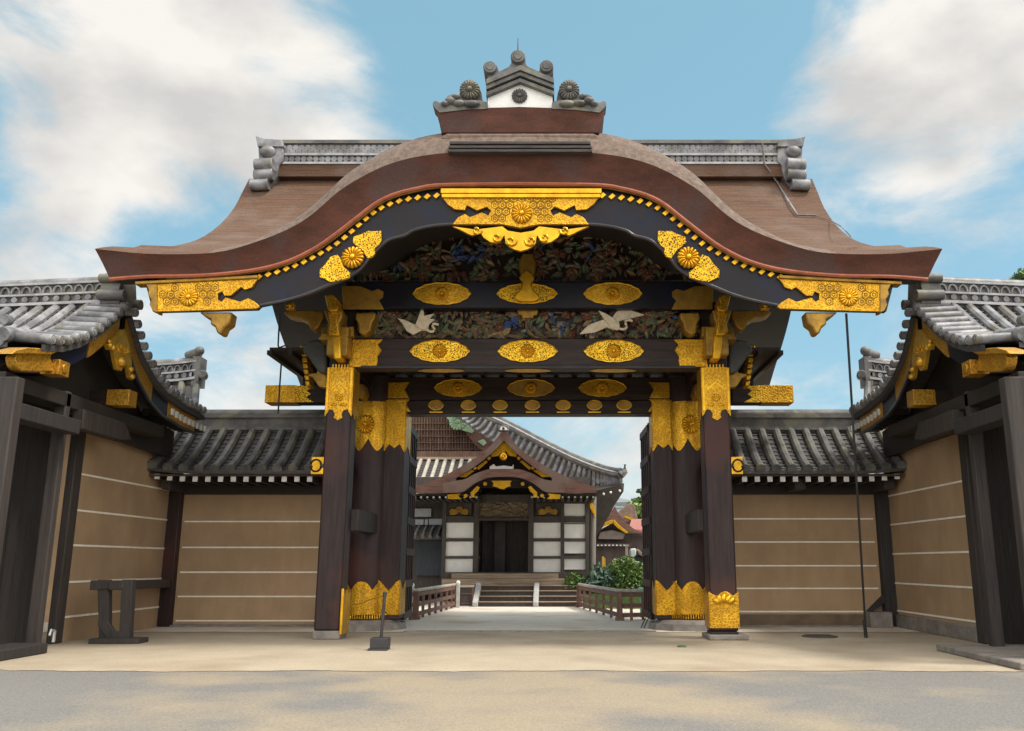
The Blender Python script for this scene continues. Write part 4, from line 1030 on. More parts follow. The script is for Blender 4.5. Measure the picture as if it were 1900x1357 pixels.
# tiled walls running on behind the gatehouses
for s_ in (0, 1):
    x1 = P(372, 700, 5.2)[0]; z1 = P(340, 676, 5.2)[2]; z0 = P(340, 712, 5.2)[2]; zE_ = z0 - .95
    W_ = thing('rear_tiled_wall', (2*XC - x1 + 3 if s_ else x1 - 3, 5.4, 0), ['tiled wall top rising behind the left gatehouse with a ball finial on its ridge', 'tiled wall top rising behind the right gatehouse with a ball finial on its ridge'][s_], 'wall', 'tiled walls behind the gatehouses')
    B = lambda mb, n, m, par=W_, **k: mb.build(n, m, par, mir=bool(s_), **k)
    prof = [(5.1, z0), (4.7, z0-.36), (4.3, z0-.62), (3.8, z0-.84), (3.3, zE_)]
    mb = MB()
    n = 16
    mb.cur = 1
    def xe(y): return x1 + .05 + (5.1 - y)*.42
    mb.grid([[(xe(y) - 6*k/n, y, z) for k in range(n+1)] for y, z in prof])
    mb.cur = 0
    for k in range(n):
        mb.tube([(xe(y) - .1 - 6*k/n, y, z + .03) for y, z in prof], .09, 9)
    rf = B(mb, 'tiled_roof', [tiled, tilepan])
    sgz = lambda x: .12*max(0, (x - x1 + 1.6)/1.6)**2
    mb = MB(); ridge_wall(mb, x1 - .05, x1 - 6, 5.2, z0 - .05, z1 - .02, sgz, w=.2); B(mb, 'ridge', [tile, tilew, tiled], rf)
    mb = MB(); mb.box(x1-.15, x1+.05, 4.98, 5.42, z0-.1, z1+.16)
    mb.tube([(x1-.4, 5.2, z1+.22), (x1-.05, 5.1, z1+.28)], [.11, .14], 12); mb.dome((x1+.0, 5.0, z1+.30), (.13,0,0), (0,0,.13), (0,-.13,0), 12, 5); mb.disc((x1+.14, 5.0, z0+.18), (.3,-1,0), .12, .3); B(mb, 'ridge_end_tile', tiled, rf, bev=.03)
    mb = MB(); mb.box(x1-16, x1-.4, 4.9, 5.5, 0, z0-.4); B(mb, 'wall_body', plaster)

# ================================================================== PALACE BEHIND
YP = 15.0
porch = thing('entrance_porch', (P(935,1060,YP)[0], YP, 0), 'brown-roofed entrance porch with a gold gable, dark doorway and white panels, seen through the gate', 'porch')
MPX = 935
def pm(l): return l + mpx(l, MPX)[1:]
outer = [(763,904),(782,898.6),(819,885),(863,862),(893,842.5),(915,822),(927,806),(935,798)]
inner = [(846,887),(885,863),(915,838),(935,817)]
mb = MB()
full_o = pm(crs(outer, 4)); full_i = pm(crs(inner, 4))
Yg = 13.0
# front gable band: thick bark edge between outer and inner outlines, closing down to the eave line
eav = [(763,904),(763,914),(800,916),(846,914)]
pl_ = full_o + [(2*MPX-763,914),(2*MPX-800,916),(2*MPX-846,914),(2*MPX-846,887)] + list(reversed(full_i))[1:] + [(846,914),(800,916),(763,914)]
mb.poly(pl_, Yg, .25)
# roof surface going back
oo = [P(a, b, Yg) for a, b in full_o]
mb.grid([oo, [(p[0], Yg + 6, p[2] + .25) for p in oo]])
pr = mb.build('bark_roof', mat('porch_bark_roof', (.16,.078,.055), (.085,.042,.033), rough=.85, scale=2, stretch=(1,1,6), bump=.4, c3=(.15,.10,.08), s3=.6), porch, ang=50)
mb = MB(); mb.poly([(846,887)] + full_i[1:-1] + [(2*MPX-846,887),(2*MPX-846,905),(846,905)], Yg+.6, .2); gb = mb.build('gable_board', soffit, porch)
for s_ in (0, 1):
    f = (lambda l: l) if not s_ else (lambda l: mpx(l, MPX))
    mb = MB(); mb.poly(f([(935,818),(911,842),(911,848),(925,846),(931,838),(935,836)]), Yg+.1, .12)
    mb.poly(f([(901,854),(905,857),(888,872),(884,868)]), Yg+.1, .12); mb.poly(f([(848,885),(864,886),(880,874),(874,871)]), Yg+.1, .12)
    for x, y in ((907,851),(881,869)): mb.disc(P(x if not s_ else 2*MPX - x, y, Yg+.1), (0,-1,0), .06, .08)
    mb.build('gilt_board', goldp, gb, bev=.01)
mb = MB(); mb.rosette(P(934,848,Yg+.08), .13, .06); mb.disc(P(934,840,Yg+.1), (0,-1,0), .07, .1); mb.build('pendant', goldp, gb)
mb = MB(); mb.poly([(908,871),(908,866),(916,861),(920,866),(935,864),(950,866),(953,861),(953,871)], Yg+.3, .15); mb.build('white_carving', whitem, gb, bev=.02)
# karahafu below
kt = [(822,897),(841,893),(863,889),(878,881),(893,875),(908,871),(935,870)]
kb = [(822,914),(856,913),(871,904),(882,896),(900,888),(915,885),(935,884.5)]
mb = MB(); a = pm(crs(kt, 4)); b = pm(crs(kb, 4))
mb.poly(a + list(reversed(b)), Yg-.7, .3)
aa = [P(x, y, Yg-.7) for x, y in a]; mb.grid([aa, [(p[0], Yg+1.2, p[2]+.15) for p in aa]]); ka = mb.build('curved_eave', pr.data.materials[0], porch, ang=50)
kc = [(856,925),(872,914),(884,902),(900,893),(916,890),(935,890)]
mb = MB(); c = pm(crs(kc, 4)); mb.poly(b[6:-6] + list(reversed(c)), Yg-.5, .15); kb_ = mb.build('curved_board', lacq, ka)
for s_ in (0, 1):
    f = (lambda l: l) if not s_ else (lambda l: mpx(l, MPX))
    mb = MB(); mb.poly(f([(830,918),(854,916),(850,921),(856,926),(831,926)]), Yg-.62, .12)
    mb.poly(f([(873,914),(885,902),(890,904),(887,911),(880,917),(881,923),(874,923)]), Yg-.62, .12)
    for x, y in ((900,898),(864,920)): mb.disc(P(x if not s_ else 2*MPX - x, y, Yg-.55), (0,-1,0), .065, .1)
    mb.build('gilt_mount', goldp, kb_, bev=.01)
mb = MB(); mb.poly([(912,892),(949,892),(946,898),(948,902),(940,904),(935,908),(928,907),(922,904),(914,902),(916,898)], Yg-.62, .1); mb.build('gilt_crest', goldp, kb_, bev=.01)
mb = MB(); mb.poly([(924,799),(924,788),(929,791),(934,783),(938,790),(944,787),(943,799)], Yg-.0, .4); ot = mb.build('ridge_end_tile', tile, pr, bev=.02)
mb = MB(); mb.poly([(927,798),(929,793),(934,791),(939,793),(942,798)], Yg-.06, .05); mb.cur = 1; mb.dome(P(934,795,Yg-.07), (.045,0,0), (0,0,.055), (0,-.04,0)); mb.build('crest_face', [whitem, iron], ot)
# under-eave and rafters
mb = MB(); a = P(763,916,Yg); b = P(1107,916,Yg); e0 = P(884,916,Yg)[0]; e1 = P(986,916,Yg)[0]
mb.box(a[0], e0, Yg+.1, YP+.4, a[2]-.05, a[2]); mb.box(e1, b[0], Yg+.1, YP+.4, a[2]-.05, a[2])
mb.box(e0, e1, Yg+.3, YP+.4, P(935,890,Yg)[2], P(935,888,Yg)[2])
for k in range(30):
    x = a[0] + (b[0]-a[0])*(k+.5)/30
    if e0 < x < e1: continue
    mb.cur = 0; mb.box(x-.05, x+.05, Yg+.2, YP, a[2]-.18, a[2]-.05); mb.cur = 1; mb.box(x-.03, x+.03, Yg+.17, Yg+.2, a[2]-.14, a[2]-.08)
mb.build('eave_soffit', [soffit, paintw], porch)
# facade: dark frame with white panels
dwood = mat('porch_dark_wood', (.075,.062,.053), (.048,.039,.034), rough=.75, scale=4, stretch=(3,3,.6))
mb = MB()
for x0, x1 in ((820,827),(878,888),(980,990),(1040,1047),(1086,1093)): mb.pbox(x0, x1, 922, 1082, YP-.08, .25)
for y0, y1 in ((958,970),(999,1005),(1032,1037),(1062,1083)):
    mb.pbox(820, 890, y0, y1, YP-.05, .2); mb.pbox(980, 1092, y0, y1, YP-.05, .2)
mb.pbox(820, 1092, 918, 932, YP-.06, .25); fr = mb.build('frame', dwood, porch, bev=.008)
mb = MB(); mb.pbox(878, 990, 962, 966, YP-.1, .2); mb.build('door_lintel', dwood, fr)
for x0, x1, rowsy in ((827,878,((970,999),(1005,1032),(1037,1062))), (990,1040,((970,999),(1005,1032),(1037,1062))), (1047,1086,((936,970),(974,1000),(1006,1026),(1033,1056)))):
    for y0, y1 in rowsy:
        mb = MB(); mb.pbox(x0-1, x1+1, y0-1, y1+1, YP+.01, .1); mb.build('white_panel', whitem, porch)
for x0 in (829, 994):
    mb = MB(); mb.pbox(x0, x0+46, 934, 957, YP+.02, .1); tp = mb.build('carved_transom', dwood, porch)
    mb = MB(); cx = x0+23
    mb.poly([(cx-17,956),(cx-19,948),(cx-13,943),(cx-7,945),(cx-4,939),(cx+4,939),(cx+8,945),(cx+14,943),(cx+18,949),(cx+15,956),(cx+5,954),(cx,950),(cx-6,955)], YP-.03, .06); mb.build('gilt_carving', goldo, tp, bev=.015)
mb = MB(); mb.pbox(888, 980, 930, 964, YP+.03, .1); 
for k in range(60):
    random.seed(k); c = P(random.uniform(890,978), random.uniform(932,962), YP+.03); th = random.uniform(0,3.1); mb.dome(c, (.14*math.cos(th),0,.08*math.sin(th)), (-.06*math.sin(th),0,.06*math.cos(th)), (0,-.05,0), 7, 3)
mb.build('carved_overdoor', mat('aged_carving', (.20,.15,.09), (.12,.09,.055), rough=.75, scale=3), porch)
mb = MB(); mb.poly(b[8:-8] and [(880,930),(884,908),(900,897),(935,893),(970,897),(986,908),(990,930)], YP+.2, .1); mb.build('arch_back', soffit, porch)
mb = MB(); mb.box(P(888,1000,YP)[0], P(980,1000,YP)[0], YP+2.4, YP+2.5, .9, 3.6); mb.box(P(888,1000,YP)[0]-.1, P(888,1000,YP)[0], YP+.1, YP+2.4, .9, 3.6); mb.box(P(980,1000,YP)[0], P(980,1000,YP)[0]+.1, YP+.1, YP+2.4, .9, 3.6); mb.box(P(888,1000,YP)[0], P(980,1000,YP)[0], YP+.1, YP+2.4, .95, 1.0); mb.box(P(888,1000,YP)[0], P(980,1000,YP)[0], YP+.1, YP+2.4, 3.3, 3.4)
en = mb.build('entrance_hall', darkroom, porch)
mb = MB(); mb.box(P(916,1000,YP+.8)[0], P(936,1000,YP+.8)[0], YP+1.2, YP+1.3, 1.0, 3.3); mb.build('inner_screen', mat('inner_screen_wood', (.055,.042,.042), (.03,.024,.025), rough=.6, scale=2), en)
mb = MB(); mb.pbox(819, 1094, 1062, 1090, YP-.2, .8); mb.build('floor_beam', dwood, porch)

# steps up to the porch
steps = thing('steps', (P(980,1128,13)[0], 13.2, 0), 'broad worn wooden steps climbing to the entrance porch between pale stone cheeks', 'steps')
x0, x1 = P(884,1120,12.7)[0], P(1078,1120,12.7)[0]
ths = [0, .165, .33, .5, .66]
for k in range(4):
    mb = MB(); mb.box(x0, x1, 12.7 + .36*k, 12.7 + .36*(k+1) + (.0 if k < 3 else .4), .0, .165*(k+1) - .03)
    mb.cur = 1; mb.box(x0, x1, 12.67 + .36*k, 12.7 + .36*(k+1) + (.0 if k < 3 else .4), .165*(k+1)-.03, .165*(k+1)); mb.build('step', [dwood, stepm], steps, bev=.006)
xa, xb = P(820,1080,14.3)[0], P(1052,1080,14.3)[0]
mb = MB(); mb.cur = 1; mb.box(xa, xb, 14.25, 14.95, .66, .86); mb.box(xa+.3, xb-.3, 14.5, 14.95, .86, 1.04); mb.build('landing', [dwood, stepm], steps, bev=.01)
for a0, a1 in ((877, 887), (989, 999)):
    mb = MB(); q0, q1 = P(a0, 1100, 12.6)[0], P(a1, 1100, 12.6)[0]
    mb.prism([(q0, y, z) for y, z in [(12.5,0),(12.5,.16),(13.7,.74),(14.2,.74),(14.2,0)]], (q1-q0, 0, 0)); mb.build('stone_cheek', mat('pale_stone', (.50,.49,.47), (.38,.37,.35), rough=.8, scale=4, bump=.15), steps, bev=.03)

# the great hall behind
hall = thing('palace_hall', (P(900,1000,19)[0], 19, 0), 'large palace hall with a lattice gable and sweeping grey tiled roof behind the entrance porch', 'hall')
YH = 20.0
mb = MB(); mb.poly([(700,842),(700,740),(838,740),(905,820),(905,842)], YH, .2)
gb = mb.build('gable_wall', lattice, hall)
mb = MB()
for k in range(30): x = 735 + k*5.2; mb.poly([(x,842),(x,max(741, 741 + (x-838)*1.18)),(x+1.6,max(741, 741 + (x-838)*1.18)),(x+1.6,842)], YH-.08, .08)
for y in (785, 797, 809, 821, 833): mb.pbox(735, 838 + (y-741)*.80, y, y+1.4, YH-.1, .05)
mb.build('lattice_bars', lattice, gb)
mb = MB(); mb.poly([(815,735),(842,735),(932,836),(905,846),(880,825)], YH-.5, .25); hb = mb.build('bargeboard', mat('hall_bargeboard', (.12,.055,.04), (.075,.035,.028), rough=.75, scale=3), hall, bev=.02)
mb = MB(); mb.poly([(826,772),(858,772),(866,786),(880,800),(876,804),(852,797),(838,786)], YH-.54, .06); mb.poly([(886,819),(897,815),(903,822),(897,828)], YH-.54, .06); mb.rosette(P(849,783,YH-.55), .36, .08, pet=16); mb.build('green_crest', copper, hb, bev=.01)
mb = MB(); mb.pbox(740, 900, 838, 848, YH-.7, .9); mb.cur = 1; mb.pbox(740, 900, 848, 853, YH-.8, .9); mb.build('gable_sill', [lattice, stepm], hall, bev=.01)
# skirt roof below the gable
pf = [(YH-.6, P(800,852,YH-.6)[2]), (YH-1.6, 0), (YH-3.0, P(800,906,YH-3.0)[2])]
pf[1] = (YH-1.6, pf[0][1]*.58 + pf[2][1]*.42)
pfE = [pf[0], pf[1], pf[2], (YH-4.2, P(800,925,YH-4.2)[2])]
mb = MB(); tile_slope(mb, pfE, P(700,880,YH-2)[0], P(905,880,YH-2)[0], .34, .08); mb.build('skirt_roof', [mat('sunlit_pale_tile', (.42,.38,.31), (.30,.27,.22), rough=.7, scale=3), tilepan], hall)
# right hand slope with its descending ridge
rid = crs([(838,738),(880,764),(935,788),(1000,822),(1060,852),(1110,872),(1140,880),(1152,881)], 6)
eav_ = crs([(838,762),(857,780),(915,822),(970,866),(1040,900),(1110,907),(1140,905),(1155,897)], 6)
nR = len(rid)
R0 = [P(a, b, YH - .6 - 3.4*i/(nR-1)) for i, (a, b) in enumerate(rid)]
R1 = [P(a, b, YH - .7 - 3.3*i/(nR-1)) for i, (a, b) in enumerate(eav_)]
mb = MB(); mb.cur = 1; mb.grid([[tuple(np.array(a)*(1-q) + np.array(b)*q - np.array((0,0,.12*math.sin(q*math.pi)))) for a, b in zip(R0, R1)] for q in np.linspace(0, 1, 6)])
mb.cur = 0
for i in range(1, nR-1):
    mb.tube([tuple(np.array(R0[i])*(1-q) + np.array(R1[i])*q - np.array((0,.0,.12*math.sin(q*math.pi) - .03))) for q in np.linspace(0.05, 1, 6)], .085, 8)
hr = mb.build('tiled_roof', [tile, tilepan], hall)
mb = MB(); mb.tube([(p[0], p[1], p[2]-.02) for p in R0], .14, 8); mb.tube([(p[0], p[1], p[2]+.16) for p in R0], .10, 8); mb.cur = 1; mb.tube([(p[0], p[1]-.12, p[2]+.07) for p in R0], .05, 6); 
mb.cur = 0; e = R0[-1]; mb.tube([e, (e[0]+.15, e[1], e[2]+.12), (e[0]+.16, e[1], e[2]+.38)], [.16, .12, .05], 8); mb.build('hip_ridge', [tiled, tilew], hr)
# white tile edge below the ridge
# underside at the right corner
cr0 = R1[-1]
mb = MB(); w0 = P(1093, 1006, 16.2); 
und = [P(1040,918,16.0), P(1100,912,16.0), P(1150,900,16.0), P(1158,897,16.4), P(1157,912,16.6), P(1140,938,17.0), P(1120,975,17.6), P(1100,1008,18.0), P(1094,1008,18.0), P(1092,930,16.4)]
mb.prism(und, (-.3, .8, .1)); mb.build('corner_soffit', mat('soffit_boards', (.04,.033,.03), (.025,.02,.02), rough=.8, scale=4), hall)
mb = MB()
for x, y in ((1120,917),(1133,914),(1150,911)): mb.dome(P(x, y, 15.9), (.05,0,0), (0,0,.05), (0,-.05,0))
mb.build('rafter_ends', paintw, hall)
mb = MB(); mb.box(P(640,1000,16.6)[0], P(1094,1000,16.6)[0], 16.6, 26, .3, 4.6); wl = mb.build('hall_body', dwood, hall)
mb = MB(); mb.pbox(762, 800, 944, 959, 16.5, .1); mb.pbox(767, 786, 964, 974, 16.5, .1); mb.pbox(796, 820, 963, 974, 16.5, .1); mb.pbox(788, 794, 964, 974, 16.5, .1); mb.build('white_panel', mat('grey_white_plaster', (.4,.42,.45), (.34,.35,.38), rough=.85), wl)
mb = MB(); cf = [(16.5, P(790,978,16.5)[2]), (16.0, P(790,986,16)[2]), (15.6, P(790,997,15.6)[2])]
tile_slope(mb, cf, P(740,985,16)[0], P(822,985,16)[0], .26, .06); mb.build('small_canopy', [tiled, tilepan], hall)
mb = MB(); mb.pbox(772, 820, 1003, 1068, 16.45, .1); mb.build('blue_grey_shutter', mat('blue_grey_board', (.05,.06,.075), (.035,.042,.055), rough=.7, scale=3, stretch=(6,1,1)), hall)
mb = MB(); a = P(1099, 1078, 15.2); b = P(1101, 922, 15.2); mb.tube([(a[0],15.2,0), (a[0],15.2,1.2), (b[0],15.2,b[2])], [.12,.12,.11], 12); mb.build('corner_post', mat('grey_weathered_trunk', (.26,.235,.21), (.17,.15,.13), rough=.85, scale=3, stretch=(6,6,.4), bump=.3), hall)
mb = MB(); 
for k in range(5): mb.tube([P(1093+k*2, 926+k*3, 15.05), P(1096+k*2.2, 945+k*4, 15.04)], .03, 6)
mb.build('gilt_tip', goldp, hall)

# ------------------------------------------------------------------ railings
def railing(pts, label, panels=6, name='railing', hz=(.62,.36,.13), post_px=None):
    a, b = Vector(pts[0]), Vector(pts[-1])
    T = thing(name, tuple(a), label, 'railing', 'railings lining the courtyard path')
    segs = list(zip(pts, pts[1:]))
    top_h = .72
    mb = MB()
    for p, q in segs:
        p, q = Vector(p), Vector(q); mb.tube([p + Vector((0,0,top_h)), q + Vector((0,0,top_h))], .045, 8)
    mb.build('top_rail', rail_t, T)
    for h_ in hz:
        mb = MB()
        for p, q in segs:
            p, q = Vector(p), Vector(q); d = (q-p).normalized(); n_ = Vector((-d.y, d.x, 0))*.03
            mb.prism([tuple(p + n_ + Vector((0,0,h_-.05))), tuple(p - n_ + Vector((0,0,h_-.05))), tuple(p - n_ + Vector((0,0,h_+.05))), tuple(p + n_ + Vector((0,0,h_+.05)))], tuple(q-p))
        mb.build('rail', rail_w, T)
    for p in pts:
        mb = MB(); mb.box(p[0]-.07, p[0]+.07, p[1]-.07, p[1]+.07, 0, .70); mb.box(p[0]-.11, p[0]+.11, p[1]-.09, p[1]+.09, 0, .09); mb.build('post', rail_w, T, bev=.01)
    for p, q in segs:
        p, q = Vector(p), Vector(q)
        for k in range(1, panels):
            c = p.lerp(q, k/panels); mb = MB(); mb.box(c.x-.035, c.x+.035, c.y-.035, c.y+.035, 0, .68); mb.build('baluster', rail_w, T)
    return T
g0, g1 = G(771, 1150), G(846, 1127)
railing([(g0[0]-.9, g0[1]-.35, 0), g0, g1], 'low reddish wooden railing left of the courtyard path', 7)
g2, g3, g4 = G(1074, 1127), G(1150, 1152), G(1236, 1150)
railing([g2, g3, (g4[0]+.6, g4[1]+.3, 0)], 'low reddish wooden railing right of the courtyard path, with bushes behind', 6)
T = thing('wooden_gate_panel', G(864,1127), 'small dark wooden gate panel between the left railing and the steps', 'gate')
mb = MB(); mb.pbox(853, 877, 1090, 1124, 13.0, .06); mb.build('panel', dwood, T, bev=.01)
mb = MB(); mb.pbox(850, 880, 1086, 1090, 12.96, .12); mb.build('top_rail', rail_t, T)
for x in (852, 877):
    mb = MB(); mb.pbox(x-1.5, x+1.5, 1090, 1128, 12.97, .1); mb.build('post', rail_w, T)
mb = MB(); mb.pbox(855, 875, 1101, 1103, 12.98, .03); mb.pbox(855, 875, 1119, 1121, 12.98, .03); mb.build('batten', rail_w, T)
def knob_post(px_, py_, lab):
    g = G(px_, py_); T = thing('stone_post', g, lab, 'post')
    mb = MB(); mb.box(g[0]-.055, g[0]+.055, g[1]-.055, g[1]+.055, 0, .72); mb.build('shaft', mat('pale_post', (.55,.56,.54), (.42,.43,.42), rough=.8), T, bev=.01)
    mb = MB(); mb.lathe((g[0], g[1], .72), [(.05,0),(.065,.03),(.07,.07),(.05,.11),(.015,.13)], 12); mb.build('cap', whitem, T)
knob_post(849, 1128, 'short pale post with a rounded cap at the far end of the left railing')
knob_post(763, 1138, 'short pale post with a rounded cap behind the near end of the left railing')

# ------------------------------------------------------------------ foliage
def leaves(mb, rnd, c, rad, n, size, mats=3, flat=.0, spiky=False):
    for k in range(n):
        while True:
            v = Vector((rnd.uniform(-1,1), rnd.uniform(-1,1), rnd.uniform(-1,1)))
            if .25 < v.length < 1: break
        p = Vector(c) + Vector((v.x*rad[0], v.y*rad[1], v.z*rad[2]))
        L_ = size*rnd.uniform(.6, 1.4); w = L_*(.16 if spiky else .42)
        d = Vector((rnd.uniform(-1,1), rnd.uniform(-1,1), rnd.uniform(-.3,1.0 if not spiky else 2))).normalized()
        e = d.cross(Vector((rnd.uniform(-1,1), rnd.uniform(-1,1), rnd.uniform(-1,1)))).normalized()
        mb.cur = rnd.randrange(mats)
        mb.add([tuple(p - d*L_*.5), tuple(p + e*w), tuple(p + d*L_*.5), tuple(p - e*w)], [(0,1,2,3)])
def bush(name, label, g, clumps, mats, seed, size=.13, spiky=False, dens=260):
    rnd = random.Random(seed); T = thing(name, g, label, 'bush')
    mb = MB()
    for (dx, dy, dz, rx, ry, rz) in clumps: leaves(mb, rnd, (g[0]+dx, g[1]+dy, dz), (rx, ry, rz), int(dens*rx*rz*8), size, len(mats), spiky=spiky)
    mb.build('foliage', mats, T, smooth=False)
    mb = MB()
    for (dx, dy, dz, rx, ry, rz) in clumps:
        for q in range(3): mb.tube([(g[0]+dx*.7+.08*q, g[1]+dy*.8, 0), (g[0]+dx+rx*.3*(q-1), g[1]+dy, dz+.2*rz)], [.025, .012], 5)
    mb.build('stems', bark, T)
ga = P(1165, 1088, 13.8)
bush('leafy_bush', 'large green bush behind the right railing, the tallest of the planting', (ga[0], 13.8, 0), [(-.1,0,1.05,.65,.5,.55),(.6,.1,.95,.7,.5,.5),(-.7,.1,.85,.5,.4,.4),(.2,-.1,.6,1.0,.5,.5),(.0,.1,1.4,.3,.3,.25),(.85,.1,.75,.5,.5,.5),(-.3,.1,.7,.6,.5,.5)], [leaf1, leaf3, leaf1, leaf1, leaf3], 1, .085, False, 900)
gb_ = P(1112, 1088, 13.6)
bush('spiky_shrub', 'blue-green spiky shrub between the hall corner post and the large bush', (gb_[0], 13.6, 0), [(0,0,.85,.42,.4,.5),(-.25,0,.6,.3,.35,.4),(.2,.0,.6,.4,.35,.5)], [leaf4, leaf2, leaf4], 2, .3, True, 200)
gc = P(1066, 1086, 14.0)
bush('low_bush', 'small bright green bush at the foot of the white panels beside the steps', (gc[0], 14.0, 0), [(0,0,.78,.36,.3,.32),(.2,0,.62,.4,.3,.25),(-.15,0,.55,.3,.3,.3)], [leaf1, leaf3, leaf1], 3, .11, False, 420)
# lawn behind the right railing
ml = MB(); rnd = random.Random(5)
x0_, x1_ = P(1085,1100,13)[0], P(1260,1100,13)[0]
ml.grid([[(x0_ + (x1_-x0_)*i/20, 11.3 + 4*j/10 + (.5 if i < 8 else 0)*(j == 0), .02 + .28*min(1, j/5)) for i in range(21)] for j in range(11)]); ml.cur = 1
for k in range(5000):
    x, y = rnd.uniform(x0_, x1_), rnd.uniform(11.2, 15); z = .02 + .28*min(1, (y-11.3)/2); h_ = rnd.uniform(.05, .16); ml.cur = 1 + k % 2
    ml.add([(x-.02, y, z), (x+.02, y, z), (x + rnd.uniform(-.05,.05), y, z+h_)], [(0,1,2)])
o = ml.build('grass', [grassm, leaf1, leaf3], smooth=False); tag(o, 'rough green grass growing behind the right railing', 'grass', kind='stuff')

def tree(name, label, base, h, crown, mats, seed, size=.35, dens=60, trunk_r=.2, pine=False):
    rnd = random.Random(seed); T = thing(name, base, label, 'tree')
    b = Vector(base); mb = MB()
    mb.tube([b, b + Vector((.2,0,h*.5)), b + Vector((.1,0,h*.92))], [trunk_r, trunk_r*.7, trunk_r*.25], 8)
    for (dx, dy, dz, rx, ry, rz) in crown: mb.tube([b + Vector((.15,0,min(h*.85, dz*.8))), b + Vector((dx*.5, dy*.5, dz*.92)), b + Vector((dx, dy, dz))], [trunk_r*.35, trunk_r*.22, .03], 6)
    mb.build('trunk', bark, T)
    mb = MB()
    for (dx, dy, dz, rx, ry, rz) in crown: leaves(mb, rnd, (b.x+dx, b.y+dy, dz), (rx, ry, rz), int(dens*rx*(ry+rz)), size, len(mats), spiky=pine)
    mb.build('crown', mats, T, smooth=False)
# trees far behind on the right
def tb(px_, Y): return (P(px_, 1050, Y)[0], Y, 0)
def zc_(py, Y): return P(1100, py, Y)[2]
b_ = tb(1199, 45); z = zc_(948, 45)
tree('broad_tree', 'yellow-green broad tree behind the red-roofed building', b_, z, [(0,0,z,1.4,1.4,.9),(-.9,0,z-.7,1.0,1,.7),(.9,0,z-.3,1.3,1.2,.9),(1.6,0,z+.4,1.2,1.2,.8),(-.3,-.3,z-1.2,1.1,1,.6)], [leaf3, leaf1, leaf3], 11, .32, 200)
b_ = tb(1203, 60); z = zc_(912, 60)
tree('pine_tree', 'small dark pine standing clear of the tree behind the red roof', b_, z, [(0,0,z,.9,.6,.25),(-.5,0,z-.75,.8,.6,.22),(.6,0,z-.5,.9,.6,.25),(.2,0,z+.45,.55,.5,.2)], [leaf2, leaf2, leaf1], 12, .3, 260, .12)
b_ = (P(1893, 515, 6)[0]+.25, 6, 0); z = P(1893, 515, 6)[2]
tree('garden_tree', 'green treetop showing above the ridge of the right gatehouse', b_, z, [(0,0,z,.5,.5,.24),(.5,0,z-.1,.6,.5,.3),(.3,0,z+.12,.3,.4,.15)], [leaf1, leaf3, leaf2], 13, .16, 900)
# ------------------------------------------------------------------ buildings at the far right
YB = 22.0
T = thing('gabled_gatehouse', P(1150,1050,YB), 'small brown gabled building with gold edging, far back on the right through the gate', 'building')
mb = MB(); o_ = crs([(1096,972),(1112,968),(1128,956),(1138,944),(1141,940),(1146,950),(1160,968),(1180,984),(1192,988)], 4); i_ = [(1188,990),(1165,986),(1150,976),(1139,964),(1128,970),(1110,980),(1096,984)]
mb.poly(o_ + i_, YB, .5); oo = [P(a, b, YB) for a, b in o_]; mb.grid([oo, [(p[0]+.2, YB+5, p[2]+.1) for p in oo]]); r1 = mb.build('bark_roof', pr.data.materials[0], T)
mb = MB(); mb.poly([(1105,986),(1106,980),(1124,969),(1137,964),(1137,971),(1122,977),(1112,984)], YB-.05, .05); mb.poly([(1139,964),(1150,976),(1166,988),(1162,990),(1146,980),(1138,972)], YB-.05, .05); mb.build('gilt_edge', goldp, r1, bev=.01)
mb = MB(); mb.poly([(1104,1060),(1104,988),(1138,970),(1166,990),(1175,1060)], YB+.4, .3); wb = mb.build('wall', mat('brown_shed_wall', (.07,.05,.045), (.045,.033,.033), rough=.85, scale=3), T)
mb = MB(); mb.poly([(1110,1000),(1114,988),(1135,984),(1160,990),(1156,1001)], YB+.2, .15); mb.build('gable_panel', mat('grey_board', (.22,.19,.165), (.15,.13,.115), rough=.85, scale=3), wb)
mb = MB(); mb.pbox(1104, 1170, 1009, 1014, YB+.1, .3)
mb.build('tie_beam', dwood, wb); mb = MB()
for k in range(8): mb.pbox(1108+k*7, 1111+k*7, 1011, 1013, YB+.06, .05)
mb.build('rafter_ends', paintw, wb)
T = thing('red_roofed_building', P(1195,1050,23.5), 'long low building with a red metal roof at the far right through the gate', 'building')
mb = MB(); a = [P(1166,988,23), P(1290,988,23), P(1290,968,26), P(1172,968,26)]; mb.prism(a, (0,0,.12)); mb.build('red_roof', redroof, T)
mb = MB(); mb.pbox(1168, 1290, 990, 1060, 23.4, 2); mb.build('wall', mat('mauve_wall', (.10,.075,.075), (.07,.05,.055), rough=.85, scale=2), T)
mb = MB(); mb.pbox(1164, 1290, 990, 994, 22.95, .3); mb.build('eave_board', dwood, T)
T = thing('brown_tiled_house', P(1165,1050,30), 'brown weathered roof rising between the gabled building and the broad tree', 'house')
mb = MB(); mb.poly([(1140,968),(1152,946),(1162,938),(1168,934),(1176,936),(1179,944),(1182,956),(1185,968)], 30, 3); rr_ = mb.build('roof', mat('brown_mixed_tile', (.22,.14,.10), (.10,.065,.05), rough=.7, scale=5, bump=.5), T, bev=.05)
mb = MB(); mb.poly([(1160,957),(1176,962),(1172,966),(1158,960)], 29.9, .1); mb.build('gilt_edge', goldp, rr_)
mb = MB(); mb.pbox(1140, 1185, 968, 1050, 30.1, 2.5); mb.build('wall', dwood, T)
T = thing('white_building', P(1150,1050,70), 'pale modern building with a low pitched roof in the far distance', 'building')
mb = MB(); mb.pbox(1138, 1168, 931, 1050, 70, 8); mb.build('wall', mat('pale_wall', (.42,.46,.47), (.36,.40,.41), rough=.8), T)
